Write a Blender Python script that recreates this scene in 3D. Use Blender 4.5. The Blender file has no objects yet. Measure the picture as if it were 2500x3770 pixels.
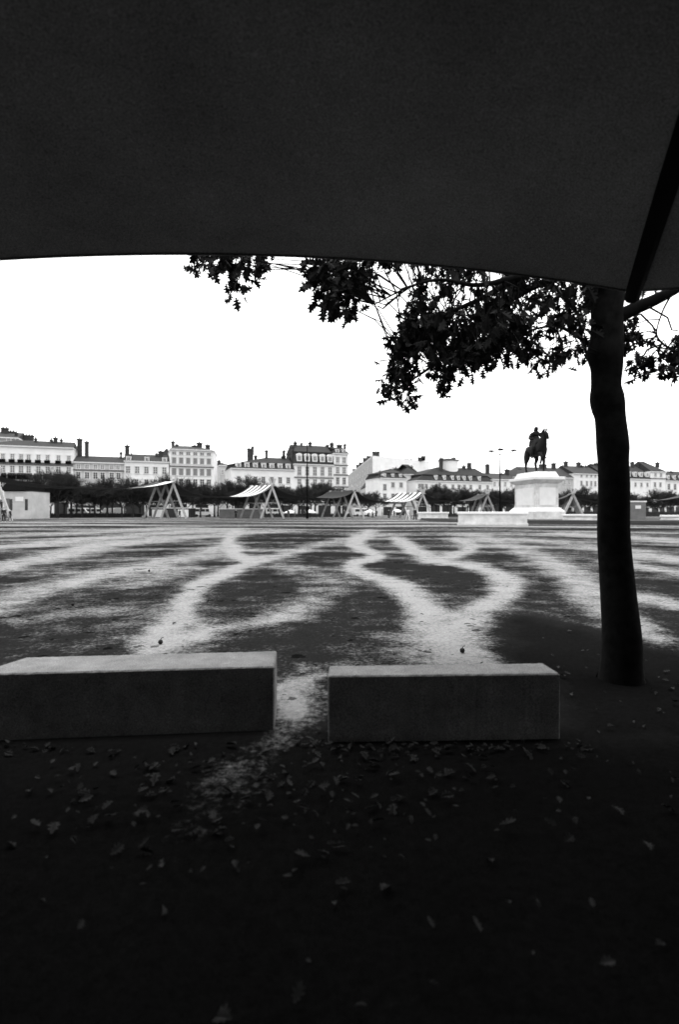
import bpy, math, random
import numpy as np
from mathutils import Vector, Matrix
random.seed(7)
R = math.radians
SC = bpy.context.scene
COL = SC.collection

# ------------------------------------------------------------ camera, sky, sun, exposure
F, CX, CY, H = 1900.0, 1250.0, 1885.0, 1.2          # focal length and centre in photo pixels, eye height
cam_d = bpy.data.cameras.new('camera')
cam = bpy.data.objects.new('camera', cam_d); COL.objects.link(cam)
cam.location = (0, 0, H); cam.rotation_euler = (R(90), 0, 0)
cam_d.sensor_fit = 'VERTICAL'; cam_d.sensor_height = 36.0; cam_d.sensor_width = 24.0
cam_d.lens = 36.0 * F / 3770.0
cam_d.clip_start = 0.05; cam_d.clip_end = 6000
cam_d.dof.use_dof = True; cam_d.dof.focus_distance = 6.5; cam_d.dof.aperture_fstop = 1.5
SC.camera = cam

SUN_EL, SUN_AZ = 85.0, 20.0                           # a veiled sun almost overhead, behind even cloud
w = bpy.data.worlds.new('World'); SC.world = w; w.use_nodes = True
nt = w.node_tree; bg = nt.nodes['Background']
sky = nt.nodes.new('ShaderNodeTexSky'); sky.sky_type = 'NISHITA'; sky.sun_disc = False
sky.sun_elevation = R(SUN_EL); sky.sun_rotation = R(SUN_AZ); sky.dust_density = 4.0; sky.air_density = 1.0
bw = nt.nodes.new('ShaderNodeRGBToBW')
mxn = nt.nodes.new('ShaderNodeMath'); mxn.operation = 'MAXIMUM'; mxn.inputs[1].default_value = 2.4   # the cloud evens the sky out
mnn = nt.nodes.new('ShaderNodeMath'); mnn.operation = 'MINIMUM'; mnn.inputs[1].default_value = 3.3
nt.links.new(sky.outputs[0], bw.inputs[0]); nt.links.new(bw.outputs[0], mxn.inputs[0]); nt.links.new(mxn.outputs[0], mnn.inputs[0])
nt.links.new(mnn.outputs[0], bg.inputs['Color'])
bg.inputs['Strength'].default_value = 0.15
sd = bpy.data.lights.new('sun', 'SUN'); sd.energy = 0.5; sd.angle = R(20); sd.color = (1, 1, 1)
sun = bpy.data.objects.new('sun', sd); COL.objects.link(sun)
az = R(SUN_AZ)
to_sun = Vector((math.sin(az) * math.cos(R(SUN_EL)), math.cos(az) * math.cos(R(SUN_EL)), math.sin(R(SUN_EL))))
sun.rotation_euler = to_sun.to_track_quat('Z', 'Y').to_euler()
vs = SC.view_settings
vs.view_transform = 'Standard'; vs.look = 'None'; vs.gamma = 1.0; vs.use_curve_mapping = False
vs.exposure = 2.3

# ------------------------------------------------------------ helpers
def mat(name, v, rough=0.85, var=0.0, scale=4.0, bump=0.0, metallic=0.0, spec=0.3, coord='Object', detail=6):
    """grey procedural material: base value v, noise variation var (fraction)"""
    m = bpy.data.materials.new(name); m.use_nodes = True
    n = m.node_tree; b = n.nodes['Principled BSDF']
    b.inputs['Roughness'].default_value = rough; b.inputs['Metallic'].default_value = metallic
    b.inputs['Specular IOR Level'].default_value = spec
    b.inputs['Base Color'].default_value = (v, v, v, 1)
    if var or bump:
        tc = n.nodes.new('ShaderNodeTexCoord')
        nz = n.nodes.new('ShaderNodeTexNoise'); nz.inputs['Scale'].default_value = scale
        nz.inputs['Detail'].default_value = detail; nz.inputs['Roughness'].default_value = 0.65
        n.links.new(tc.outputs[coord], nz.inputs['Vector'])
        mr = n.nodes.new('ShaderNodeMapRange')
        mr.inputs['From Min'].default_value = 0.28; mr.inputs['From Max'].default_value = 0.72
        mr.inputs['To Min'].default_value = v * (1 - var); mr.inputs['To Max'].default_value = v * (1 + var)
        n.links.new(nz.outputs['Fac'], mr.inputs['Value'])
        n.links.new(mr.outputs[0], b.inputs['Base Color'])
        if bump:
            bp = n.nodes.new('ShaderNodeBump'); bp.inputs['Strength'].default_value = bump
            n.links.new(nz.outputs['Fac'], bp.inputs['Height']); n.links.new(bp.outputs[0], b.inputs['Normal'])
    return m

class MB:
    """collects geometry and links it as ONE mesh object"""
    def __init__(s): s.v = []; s.f = []; s.m = []
    def face(s, pts, mi=0):
        i = len(s.v); s.v += [tuple(p) for p in pts]; s.f.append(tuple(range(i, i + len(pts)))); s.m.append(mi)
    def box(s, x0, x1, y0, y1, z0, z1, mi=0):
        s.hexa([(x0, y0), (x1, y0), (x1, y1), (x0, y1)], z0, [(x0, y0), (x1, y0), (x1, y1), (x0, y1)], z1, mi)
    def hexa(s, lo, z0, hi, z1, mi=0):
        n = len(lo); i = len(s.v)
        s.v += [(x, y, z0) for x, y in lo] + [(x, y, z1) for x, y in hi]
        s.f.append(tuple(range(i + n - 1, i - 1, -1))); s.f.append(tuple(range(i + n, i + 2 * n))); s.m += [mi, mi]
        for k in range(n):
            k2 = (k + 1) % n
            s.f.append((i + k, i + k2, i + n + k2, i + n + k)); s.m.append(mi)
    def tube(s, pts, rad, n=8, mi=0, cap=True):
        pts = [Vector(p) for p in pts]
        if not hasattr(rad, '__len__'): rad = [rad] * len(pts)
        rings = []; ref = None
        for k, p in enumerate(pts):
            d = (pts[min(k + 1, len(pts) - 1)] - pts[max(k - 1, 0)])
            d = d.normalized() if d.length > 1e-9 else Vector((0, 0, 1))
            if ref is None: ref = d.orthogonal().normalized()
            a = (ref - d * ref.dot(d))
            a = a.normalized() if a.length > 1e-6 else d.orthogonal().normalized()
            ref = a; b = d.cross(a); i = len(s.v)
            for j in range(n):
                t = 2 * math.pi * j / n
                s.v.append(tuple(p + (a * math.cos(t) + b * math.sin(t)) * rad[k]))
            rings.append(i)
        for k in range(len(pts) - 1):
            for j in range(n):
                j2 = (j + 1) % n
                s.f.append((rings[k] + j, rings[k] + j2, rings[k + 1] + j2, rings[k + 1] + j)); s.m.append(mi)
        if cap and n > 2:
            s.f.append(tuple(rings[0] + j for j in range(n - 1, -1, -1))); s.m.append(mi)
            s.f.append(tuple(rings[-1] + j for j in range(n))); s.m.append(mi)
    def bar(s, a, b, wx, wy, mi=0):
        """square timber from a to b"""
        a = Vector(a); b = Vector(b); d = (b - a).normalized()
        u = d.cross(Vector((0, 1, 0))); u = u.normalized() if u.length > .01 else Vector((1, 0, 0)); v = d.cross(u)
        i = len(s.v)
        for p in (a, b):
            for su, sv in ((-1, -1), (1, -1), (1, 1), (-1, 1)): s.v.append(tuple(p + u * su * wx / 2 + v * sv * wy / 2))
        for q in ((3, 2, 1, 0), (4, 5, 6, 7), (0, 1, 5, 4), (1, 2, 6, 5), (2, 3, 7, 6), (3, 0, 4, 7)):
            s.f.append(tuple(i + k for k in q)); s.m.append(mi)
    def mesh(s, name, mats, smooth=False):
        me = bpy.data.meshes.new(name); me.from_pydata(s.v, [], s.f)
        for m in (mats if isinstance(mats, (list, tuple)) else [mats]): me.materials.append(m)
        me.polygons.foreach_set('material_index', s.m)
        if smooth: me.polygons.foreach_set('use_smooth', [True] * len(s.f))
        me.update(); return me
    def build(s, name, mats, parent=None, smooth=False, bevel=0.0, loc=None, fix=False):
        o = link(name, s.mesh(name, mats, smooth), parent, loc)
        if fix:
            import bmesh
            bm = bmesh.new(); bm.from_mesh(o.data); bmesh.ops.recalc_face_normals(bm, faces=bm.faces); bm.to_mesh(o.data); bm.free()
        if bevel:
            b = o.modifiers.new('bevel', 'BEVEL'); b.width = bevel; b.segments = 2; b.limit_method = 'ANGLE'
        return o
def link(name, me, parent=None, loc=None):
    o = bpy.data.objects.new(name, me); COL.objects.link(o)
    if parent: o.parent = parent
    if loc: o.location = loc
    return o
def tag(o, label=None, cat=None, group=None, kind=None):
    if label: o['label'] = label
    if cat: o['category'] = cat
    if group: o['group'] = group
    if kind: o['kind'] = kind
    return o
def thing(name, label, cat, loc=(0, 0, 0), rz=0, group=None):
    o = bpy.data.objects.new(name, None); COL.objects.link(o); o.empty_display_size = .2
    o.location = loc; o.rotation_euler = (0, 0, rz)
    return tag(o, label, cat, group)
def copy_tree(o, parent=None):
    c = o.copy(); COL.objects.link(c)
    if parent: c.parent = parent
    for ch in o.children: copy_tree(ch, c)
    return c
def at(px, py, d): return Vector(((px - CX) / F * d, d, H + (CY - py) / F * d))
def gnd(px, py): d = H * F / (py - CY); return Vector(((px - CX) / F * d, d, 0))
def skin(name, nodes, edges, m, parent=None, sub=2, root=0):
    """continuous figure: joints with radii grown into one surface"""
    me = bpy.data.meshes.new(name)
    me.from_pydata([n[0] for n in nodes], edges, []); me.materials.append(m)
    o = link(name, me, parent)
    md = o.modifiers.new('skin', 'SKIN'); md.use_smooth_shade = True
    for k, n in enumerate(nodes):
        sv = me.skin_vertices[0].data[k]; r = n[1]
        sv.radius = (r, r) if not hasattr(r, '__len__') else r
        sv.use_root = (k == root)
    ss = o.modifiers.new('subdivision', 'SUBSURF'); ss.levels = sub; ss.render_levels = sub
    return o

# ------------------------------------------------------------ materials
M = {}
M['facade'] = mat('facade_plaster', .78, var=.10, scale=.35)
M['facade_dull'] = mat('facade_dull_plaster', .46, var=.2, scale=.5)
M['facade_grey'] = mat('facade_grey_stone', .30, var=.25, scale=.6)
M['trim'] = mat('stone_trim', .62, var=.12, scale=1.5)
M['trim_dark'] = mat('weathered_trim', .13, var=.25, scale=1.5)
M['roof'] = mat('slate_roof', .017, rough=.85, var=.35, scale=1.2)
M['roof_tile'] = mat('tile_roof', .026, rough=.8, var=.35, scale=1.6)
M['chimney'] = mat('chimney_brick', .04, var=.5, scale=1.6)
M['glass'] = mat('window_glass', .035, rough=.25, var=.4, scale=.7)
M['glass_dim'] = mat('window_curtained', .13, rough=.4, var=.5, scale=.9)
M['shutter'] = mat('grey_shutter', .22, var=.2, scale=2)
M['iron'] = mat('dark_iron', .005, rough=.9, var=.3, scale=3, spec=.04)
M['shop'] = mat('shop_dark', .022, rough=.5, var=.6, scale=.5)
M['stone'] = mat('white_stone', .60, var=.30, scale=1.1, bump=.15)
M['stone_cap'] = mat('white_stone_cap', .72, var=.08, scale=1.5)
M['step'] = mat('platform_shade_stone', .009, var=.5, scale=.8)  # near black: the shadow gap under the walls is put into the colour
M['bronze'] = mat('bronze', .008, rough=.7, var=.4, scale=2, spec=.12)
M['wood'] = mat('raw_timber', .40, var=.3, scale=2.5)
M['wood_dull'] = mat('weathered_timber', .27, var=.4, scale=2.5)
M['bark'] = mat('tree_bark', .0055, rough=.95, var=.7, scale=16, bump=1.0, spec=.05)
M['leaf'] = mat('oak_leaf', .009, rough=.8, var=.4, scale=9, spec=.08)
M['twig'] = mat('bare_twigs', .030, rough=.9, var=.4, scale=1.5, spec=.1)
M['litter'] = mat('dry_leaf', .024, rough=.8, var=.9, scale=5, spec=.1)
M['hut'] = mat('hut_panel', .15, var=.25, scale=1.2)
M['white'] = mat('white_paint', .72, rough=.5, var=.06, scale=1)
M['black'] = mat('black_cloth', .016, var=.3, scale=5)
M['cloth_white'] = mat('white_cloth', .62, var=.1, scale=5)
M['cloth_grey'] = mat('grey_cloth', .12, var=.3, scale=5)
M['skin'] = mat('skin', .35, rough=.6)
M['hair'] = mat('hair', .03, rough=.7)
M['rubber'] = mat('tyre_rubber', .02, rough=.9)

def stripe_cloth():
    m = bpy.data.materials.new('striped_canvas'); m.use_nodes = True; n = m.node_tree; b = n.nodes['Principled BSDF']
    at_ = n.nodes.new('ShaderNodeAttribute'); at_.attribute_name = 'stripe'
    mu = n.nodes.new('ShaderNodeMath'); mu.operation = 'MULTIPLY'; mu.inputs[1].default_value = 5.5
    fr = n.nodes.new('ShaderNodeMath'); fr.operation = 'FRACT'
    gt = n.nodes.new('ShaderNodeMath'); gt.operation = 'GREATER_THAN'; gt.inputs[1].default_value = .46
    mr = n.nodes.new('ShaderNodeMapRange'); mr.inputs['To Min'].default_value = .012; mr.inputs['To Max'].default_value = .7
    n.links.new(at_.outputs['Fac'], mu.inputs[0]); n.links.new(mu.outputs[0], fr.inputs[0]); n.links.new(fr.outputs[0], gt.inputs[0])
    n.links.new(gt.outputs[0], mr.inputs['Value']); n.links.new(mr.outputs[0], b.inputs['Base Color'])
    b.inputs['Roughness'].default_value = .9
    tr = n.nodes.new('ShaderNodeBsdfTranslucent'); mx = n.nodes.new('ShaderNodeMixShader'); mx.inputs[0].default_value = .02
    n.links.new(mr.outputs[0], tr.inputs['Color']); n.links.new(b.outputs[0], mx.inputs[1]); n.links.new(tr.outputs[0], mx.inputs[2])
    n.links.new(mx.outputs[0], n.nodes['Material Output'].inputs['Surface'])
    return m
M['stripes'] = stripe_cloth()

def bench_mat():
    m = mat('bench_granite', .17, var=.34, scale=7, bump=.5)
    n = m.node_tree; b = n.nodes['Principled BSDF']
    src = b.inputs['Base Color'].links[0].from_socket
    tc = n.nodes.new('ShaderNodeTexCoord'); nz = n.nodes.new('ShaderNodeTexNoise')
    nz.inputs['Scale'].default_value = 160; nz.inputs['Detail'].default_value = 3
    n.links.new(tc.outputs['Object'], nz.inputs['Vector'])
    mr = n.nodes.new('ShaderNodeMapRange'); mr.inputs['From Min'].default_value = .3; mr.inputs['From Max'].default_value = .7
    mr.inputs['To Min'].default_value = .5; mr.inputs['To Max'].default_value = 1.5
    n.links.new(nz.outputs['Fac'], mr.inputs['Value'])
    mu = n.nodes.new('ShaderNodeMath'); mu.operation = 'MULTIPLY'
    n.links.new(src, mu.inputs[0]); n.links.new(mr.outputs[0], mu.inputs[1]); n.links.new(mu.outputs[0], b.inputs['Base Color'])
    return m
M['bench'] = bench_mat()

def awning_mat():
    m = mat('awning_fabric', .20, rough=.95, var=.36, scale=.9, spec=.05)
    n = m.node_tree; b = n.nodes['Principled BSDF']
    src = b.inputs['Base Color'].links[0].from_socket
    tc = n.nodes.new('ShaderNodeTexCoord'); nz = n.nodes.new('ShaderNodeTexNoise')
    nz.inputs['Scale'].default_value = 190; nz.inputs['Detail'].default_value = 3
    n.links.new(tc.outputs['Object'], nz.inputs['Vector'])
    mr = n.nodes.new('ShaderNodeMapRange'); mr.inputs['From Min'].default_value = .3; mr.inputs['From Max'].default_value = .7
    mr.inputs['To Min'].default_value = .4; mr.inputs['To Max'].default_value = 1.6
    n.links.new(nz.outputs['Fac'], mr.inputs['Value'])
    mu = n.nodes.new('ShaderNodeMath'); mu.operation = 'MULTIPLY'
    n.links.new(src, mu.inputs[0]); n.links.new(mr.outputs[0], mu.inputs[1]); n.links.new(mu.outputs[0], b.inputs['Base Color'])
    mt = n.nodes.new('ShaderNodeMath'); mt.operation = 'MULTIPLY'; mt.inputs[1].default_value = .6; n.links.new(mu.outputs[0], mt.inputs[0])
    tr = n.nodes.new('ShaderNodeBsdfTranslucent'); tr.inputs['Color'].default_value = (.1, .1, .1, 1)
    n.links.new(mt.outputs[0], tr.inputs['Color'])
    ms = n.nodes.new('ShaderNodeMixShader'); ms.inputs[0].default_value = .0165
    n.links.new(b.outputs[0], ms.inputs[1]); n.links.new(tr.outputs[0], ms.inputs[2]); n.links.new(ms.outputs[0], n.nodes['Material Output'].inputs['Surface'])
    return m
M['awning'] = awning_mat()

# ------------------------------------------------------------ ground: one sheet, sandy trails worn through darker earth
def ground_mat():
    m = bpy.data.materials.new('plaza_sand_and_earth'); m.use_nodes = True; n = m.node_tree; b = n.nodes['Principled BSDF']
    b.inputs['Roughness'].default_value = 1.0; b.inputs['Specular IOR Level'].default_value = 0.0
    tc = n.nodes.new('ShaderNodeTexCoord')
    def noise(sc, det, rgh=.65):
        z = n.nodes.new('ShaderNodeTexNoise'); z.inputs['Scale'].default_value = sc; z.inputs['Detail'].default_value = det
        z.inputs['Roughness'].default_value = rgh; n.links.new(tc.outputs['Object'], z.inputs['Vector']); return z.outputs['Fac']
    def math_(op, a, b_, c=None):
        k = n.nodes.new('ShaderNodeMath'); k.operation = op
        for i, q in enumerate((a, b_, c)):
            if q is None: continue
            if isinstance(q, (int, float)): k.inputs[i].default_value = q
            else: n.links.new(q, k.inputs[i])
        return k.outputs[0]
    a = n.nodes.new('ShaderNodeAttribute'); a.attribute_name = 'sand'
    def cn(sc, det, lo_, hi_, rgh=.65):      # contrasty noise, mapped to -1..1
        k = n.nodes.new('ShaderNodeMapRange'); k.clamp = False
        k.inputs['From Min'].default_value = lo_; k.inputs['From Max'].default_value = hi_
        k.inputs['To Min'].default_value = -1; k.inputs['To Max'].default_value = 1
        n.links.new(noise(sc, det, rgh), k.inputs['Value']); return k.outputs[0]
    big, mid, fine, grit = cn(.6, 6, .3, .7), cn(2.3, 10, .3, .7, .8), cn(26, 5, .3, .7, .7), cn(110, 3, .3, .7)
    dk = n.nodes.new('ShaderNodeAttribute'); dk.attribute_name = 'soil_shade'
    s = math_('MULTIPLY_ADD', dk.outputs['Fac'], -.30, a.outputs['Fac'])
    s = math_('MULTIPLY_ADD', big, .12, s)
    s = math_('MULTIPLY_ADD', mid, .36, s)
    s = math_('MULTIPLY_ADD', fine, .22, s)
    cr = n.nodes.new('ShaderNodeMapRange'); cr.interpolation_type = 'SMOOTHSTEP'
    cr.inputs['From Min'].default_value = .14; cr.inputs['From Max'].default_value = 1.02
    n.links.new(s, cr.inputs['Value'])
    lo = math_('MULTIPLY_ADD', dk.outputs['Fac'], -.0075, .0145)  # painted shade takes the earth tone down under tree and awning
    mx = n.nodes.new('ShaderNodeMix'); mx.data_type = 'FLOAT'; mx.inputs[3].default_value = .215
    n.links.new(cr.outputs[0], mx.inputs[0]); n.links.new(lo, mx.inputs[2])
    g = math_('MULTIPLY_ADD', fine, .26, 1.0)
    g = math_('MULTIPLY_ADD', grit, .30, g)
    g = math_('MULTIPLY_ADD', mid, .16, g)
    g = math_('MAXIMUM', g, .25)
    # scattered dark crumbs of earth
    vo = n.nodes.new('ShaderNodeTexVoronoi'); vo.inputs['Scale'].default_value = 4.5; n.links.new(tc.outputs['Object'], vo.inputs['Vector'])
    cl = noise(1.6, 4)
    thr = math_('MULTIPLY_ADD', cl, 1.35, -.56)
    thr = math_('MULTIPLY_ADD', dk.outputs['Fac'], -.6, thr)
    vd = math_('MULTIPLY_ADD', fine, .07, vo.outputs['Distance'])
    cm = math_('LESS_THAN', math_('MULTIPLY_ADD', mid, .06, vd), thr)
    k = math_('MULTIPLY_ADD', cm, -.65, 1.0)
    col = math_('MULTIPLY', math_('MULTIPLY', mx.outputs[0], g), k)
    col = math_('MAXIMUM', col, .002)
    n.links.new(col, b.inputs['Base Color'])
    bp = n.nodes.new('ShaderNodeBump'); bp.inputs['Strength'].default_value = .35; bp.inputs['Distance'].default_value = .02
    n.links.new(noise(22, 6, .7), bp.inputs['Height']); n.links.new(bp.outputs[0], b.inputs['Normal'])
    return m

def catmull(P, n=14):
    P = np.array(P, float); P = np.vstack([2 * P[0] - P[1], P, 2 * P[-1] - P[-2]]); out = []
    for i in range(1, len(P) - 2):
        for t in np.linspace(0, 1, n, endpoint=False):
            a, b_, c, d = P[i - 1], P[i], P[i + 1], P[i + 2]
            out.append(.5 * ((2 * b_) + (c - a) * t + (2 * a - 5 * b_ + 4 * c - d) * t * t + (3 * b_ - a - 3 * c + d) * t ** 3))
    out.append(P[-2]); return np.array(out)
K = 2500 / 1568
# each worn trail: bearing, dip, half width across, half width along the view, strength
TRAILS = [
 [(545,1228,16,5,.8),(528,1250,18,6,.95),(545,1280,22,7,1),(572,1299,20,8,1),(520,1324,26,9,1),(465,1345,28,12,1),(440,1375,28,14,1),(422,1405,32,18,1),(392,1445,44,22,1),(355,1490,52,24,1)],
 [(572,1299,20,7,1),(640,1284,34,5,.7),(720,1262,40,4,.6),(800,1245,40,3,.55),(900,1234,44,2.5,.5)],
 [(400,1482,44,14,1),(480,1456,48,9,.95),(570,1440,50,9,.75),(660,1418,54,11,.68),(735,1380,56,16,.55),(755,1345,62,17,.5),(690,1318,60,14,.45),(640,1300,44,9,.4)],
 [(-40,1318,60,7,.8),(110,1287,60,6,.85),(230,1262,60,6,.85),(330,1250,60,5,.8),(470,1238,60,4,.7),(640,1226,60,3,.6)],
 [(-40,1412,70,14,.7),(60,1372,70,13,.75),(150,1347,70,12,.75),(270,1321,64,10,.75),(370,1302,60,8,.7),(460,1282,56,6,.65),(520,1262,40,5,.6)],
 [(300,1352,40,10,.45),(360,1335,44,10,.5),(420,1316,44,8,.5)],
 [(-40,1268,60,5,.75),(150,1250,70,4,.75),(330,1235,70,3,.7),(520,1222,70,3,.55)],
 [(-40,1240,70,3,.65),(200,1229,80,3,.65),(420,1218,80,2,.6)],
 [(60,1430,50,9,.35),(170,1415,50,9,.4),(280,1400,40,8,.35)],
 [(855,1226,22,4,.8),(822,1252,22,6,1),(838,1269,24,5,1),(872,1284,22,6,1),(815,1302,22,7,1),(838,1324,30,8,1),(900,1345,40,10,1),(955,1375,42,14,1),(985,1410,50,18,1),(1010,1450,76,22,1),(1050,1490,104,24,1),(1070,1530,118,26,1)],
 [(915,1243,22,5,.9),(958,1270,26,6,1),(1010,1295,34,6,1),(1085,1306,40,7,1),(1145,1324,38,9,1),(1172,1350,38,13,1),(1152,1380,40,14,1),(1105,1405,46,15,1),(1060,1432,60,20,1)],
 [(1010,1294,30,5,.9),(1065,1277,26,5,.9),(1088,1260,24,4,.85),(1055,1244,30,4,.7)],
 [(1080,1232,50,3,.6),(1160,1254,44,4,.6),(1230,1280,50,6,.68),(1300,1315,56,11,.76),(1350,1352,58,14,.8),(1400,1400,60,16,.8),(1470,1445,50,14,.8),(1520,1490,50,10,.85),(1600,1506,50,9,.85)],
 [(1200,1245,50,3,.6),(1330,1258,60,4,.6),(1470,1278,70,6,.8),(1640,1304,70,6,.8)],
 [(1420,1296,50,6,.7),(1500,1312,50,7,.75),(1600,1326,60,7,.75)],
 [(1420,1368,50,8,.6),(1500,1385,50,9,.8),(1600,1402,60,9,.8)],
 [(1300,1232,70,2.5,.8),(1460,1242,80,3.5,.8),(1640,1256,80,4,.7)],
 [(640,1592,14,10,.8),(690,1576,24,9,1),(750,1562,22,8,.95)],
 [(690,1585,34,16,1),(672,1615,42,16,1),(668,1645,34,11,1)],
 [(655,1690,40,20,.55),(600,1745,80,30,.50),(520,1810,100,55,.52),(470,1880,90,60,.5),(430,1970,90,70,.4)],
 [(1500,1590,34,9,.55),(1560,1615,34,10,.5)],
]
def build_ground():
    ang = np.concatenate([np.linspace(-180, -42, 50, endpoint=False), np.linspace(-42, 42, 430), np.linspace(42, 180, 50)[1:-1]])
    rad = np.concatenate([[.25, .6], np.geomspace(.9, 60, 330), np.geomspace(62, 300, 60), np.geomspace(330, 4500, 12)])
    na, nr = len(ang), len(rad)
    A, Rr = np.meshgrid(np.radians(ang), rad)
    X = (Rr * np.sin(A)).ravel(); Y = (Rr * np.cos(A)).ravel()
    ok = Y > .5; Ys = np.where(ok, Y, 1e6)
    px = CX + F * X / Ys; py = CY + F * H / Ys
    # gentle wobble so no trail edge is smooth
    wob = lambda a, b_, c: np.sin(a * X + c) * np.cos(b_ * Y + 1.3 * c)
    amp = np.clip((py - CY) / 500, 0.02, 1.3)
    wx = px + 15 * amp * (wob(2.1, 1.7, .4) + .6 * wob(5.3, 4.1, 1.9) + .45 * wob(11.7, 9.3, 2.4))
    wy = py + 7 * amp * (wob(1.6, 2.3, 2.2) + .6 * wob(4.7, 5.9, .7) + .45 * wob(12.1, 10.9, 5))
    d = Y
    base = .10 + .15 * np.sin(.33 * X + 1.1 * np.sin(.21 * Y)) * np.cos(.27 * Y + .8 * np.sin(.4 * X)) + .05 * np.sin(1.3 * X + 2 * np.sin(.7 * Y))
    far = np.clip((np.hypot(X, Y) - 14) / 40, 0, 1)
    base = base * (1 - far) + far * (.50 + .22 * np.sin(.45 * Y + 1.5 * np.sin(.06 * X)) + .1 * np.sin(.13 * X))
    ld = np.log(np.maximum(np.hypot(X, Y), .5))
    rip = np.sin(2 * np.pi * ld / .21 + .10 * X + 1.6 * np.sin(.13 * X + 2.2 * ld) + .9 * np.sin(.41 * X + 1.1)) 
    rip2 = np.sin(2 * np.pi * ld / .12 + .16 * X + 1.9 * np.sin(.23 * X + 3.1 * ld) + 1.2 * np.sin(.7 * X))
    fz = np.clip((d - 6.5) / 7, 0, 1)
    base = base + fz * (.17 * rip + .12 * rip2) * (1 - .45 * np.clip((d - 45) / 40, 0, 1)) + (1 - fz) * .07 * rip2
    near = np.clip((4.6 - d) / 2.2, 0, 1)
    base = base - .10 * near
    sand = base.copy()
    inv = ok & (np.abs(px - CX) < 2100) & (py < 3400)
    idx = np.nonzero(inv)[0]
    for T in TRAILS:
        S = catmull(T)
        S[:, 0] *= K; S[:, 1] *= K; S[:, 2] *= K * .84; S[:, 3] *= K * .84
        for c in np.array_split(idx, 12):
            best = np.zeros(len(c))
            bb = (wx[c] > S[:, 0].min() - 250) & (wx[c] < S[:, 0].max() + 250) & (wy[c] > S[:, 1].min() - 110) & (wy[c] < S[:, 1].max() + 110)
            cc = np.nonzero(bb)[0]
            if not len(cc): continue
            q = (((wx[c][cc][:, None] - S[:, 0]) / S[:, 2]) ** 2 + ((wy[c][cc][:, None] - S[:, 1]) / S[:, 3]) ** 2)
            q = np.sqrt(q); val = (.66 * np.clip((1.6 - q) / 1.25, 0, 1) + .34 * np.clip((3.6 - q) / 3.0, 0, 1)) * np.clip(S[:, 4], 0, 1)
            best[cc] = val.max(1)
            sand[c] = np.maximum(sand[c], sand[c] * (1 - best) + best * .98)
    # leaf mould, with tree and awning shade painted into the ground tone
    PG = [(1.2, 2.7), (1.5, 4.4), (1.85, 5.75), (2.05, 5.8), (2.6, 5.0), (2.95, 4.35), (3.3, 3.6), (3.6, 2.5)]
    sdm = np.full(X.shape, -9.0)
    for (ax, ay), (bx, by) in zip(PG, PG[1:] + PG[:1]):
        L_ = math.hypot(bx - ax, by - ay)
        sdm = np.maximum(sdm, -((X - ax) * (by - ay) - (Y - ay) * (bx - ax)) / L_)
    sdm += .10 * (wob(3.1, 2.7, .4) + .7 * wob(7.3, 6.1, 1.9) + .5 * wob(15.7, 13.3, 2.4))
    soil_shade = np.clip(.6 - sdm / .4, 0, 1)
    soil_shade = np.maximum(soil_shade, np.clip((3.1 - Y) / .5, 0, 1))
    sand = sand * (1 - .85 * soil_shade * (Y > 2.95))
    me = bpy.data.meshes.new('ground')
    verts = np.stack([X, Y, np.zeros_like(X)], 1)
    faces = []
    for r in range(nr - 1):
        o0, o1 = r * na, (r + 1) * na
        faces += [(o0 + a, o0 + a + 1, o1 + a + 1, o1 + a) for a in range(na - 1)]
        faces.append((o0 + na - 1, o0, o1, o1 + na - 1))
    faces.append(tuple(range(na - 1, -1, -1)))
    faces = [f[::-1] for f in faces]
    me.from_pydata(verts.tolist(), [], faces)
    for nm, arr in (('sand', sand), ('soil_shade', soil_shade)):
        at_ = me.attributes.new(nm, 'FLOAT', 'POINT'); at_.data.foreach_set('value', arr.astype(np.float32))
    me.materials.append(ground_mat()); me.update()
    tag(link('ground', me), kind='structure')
build_ground()

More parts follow.
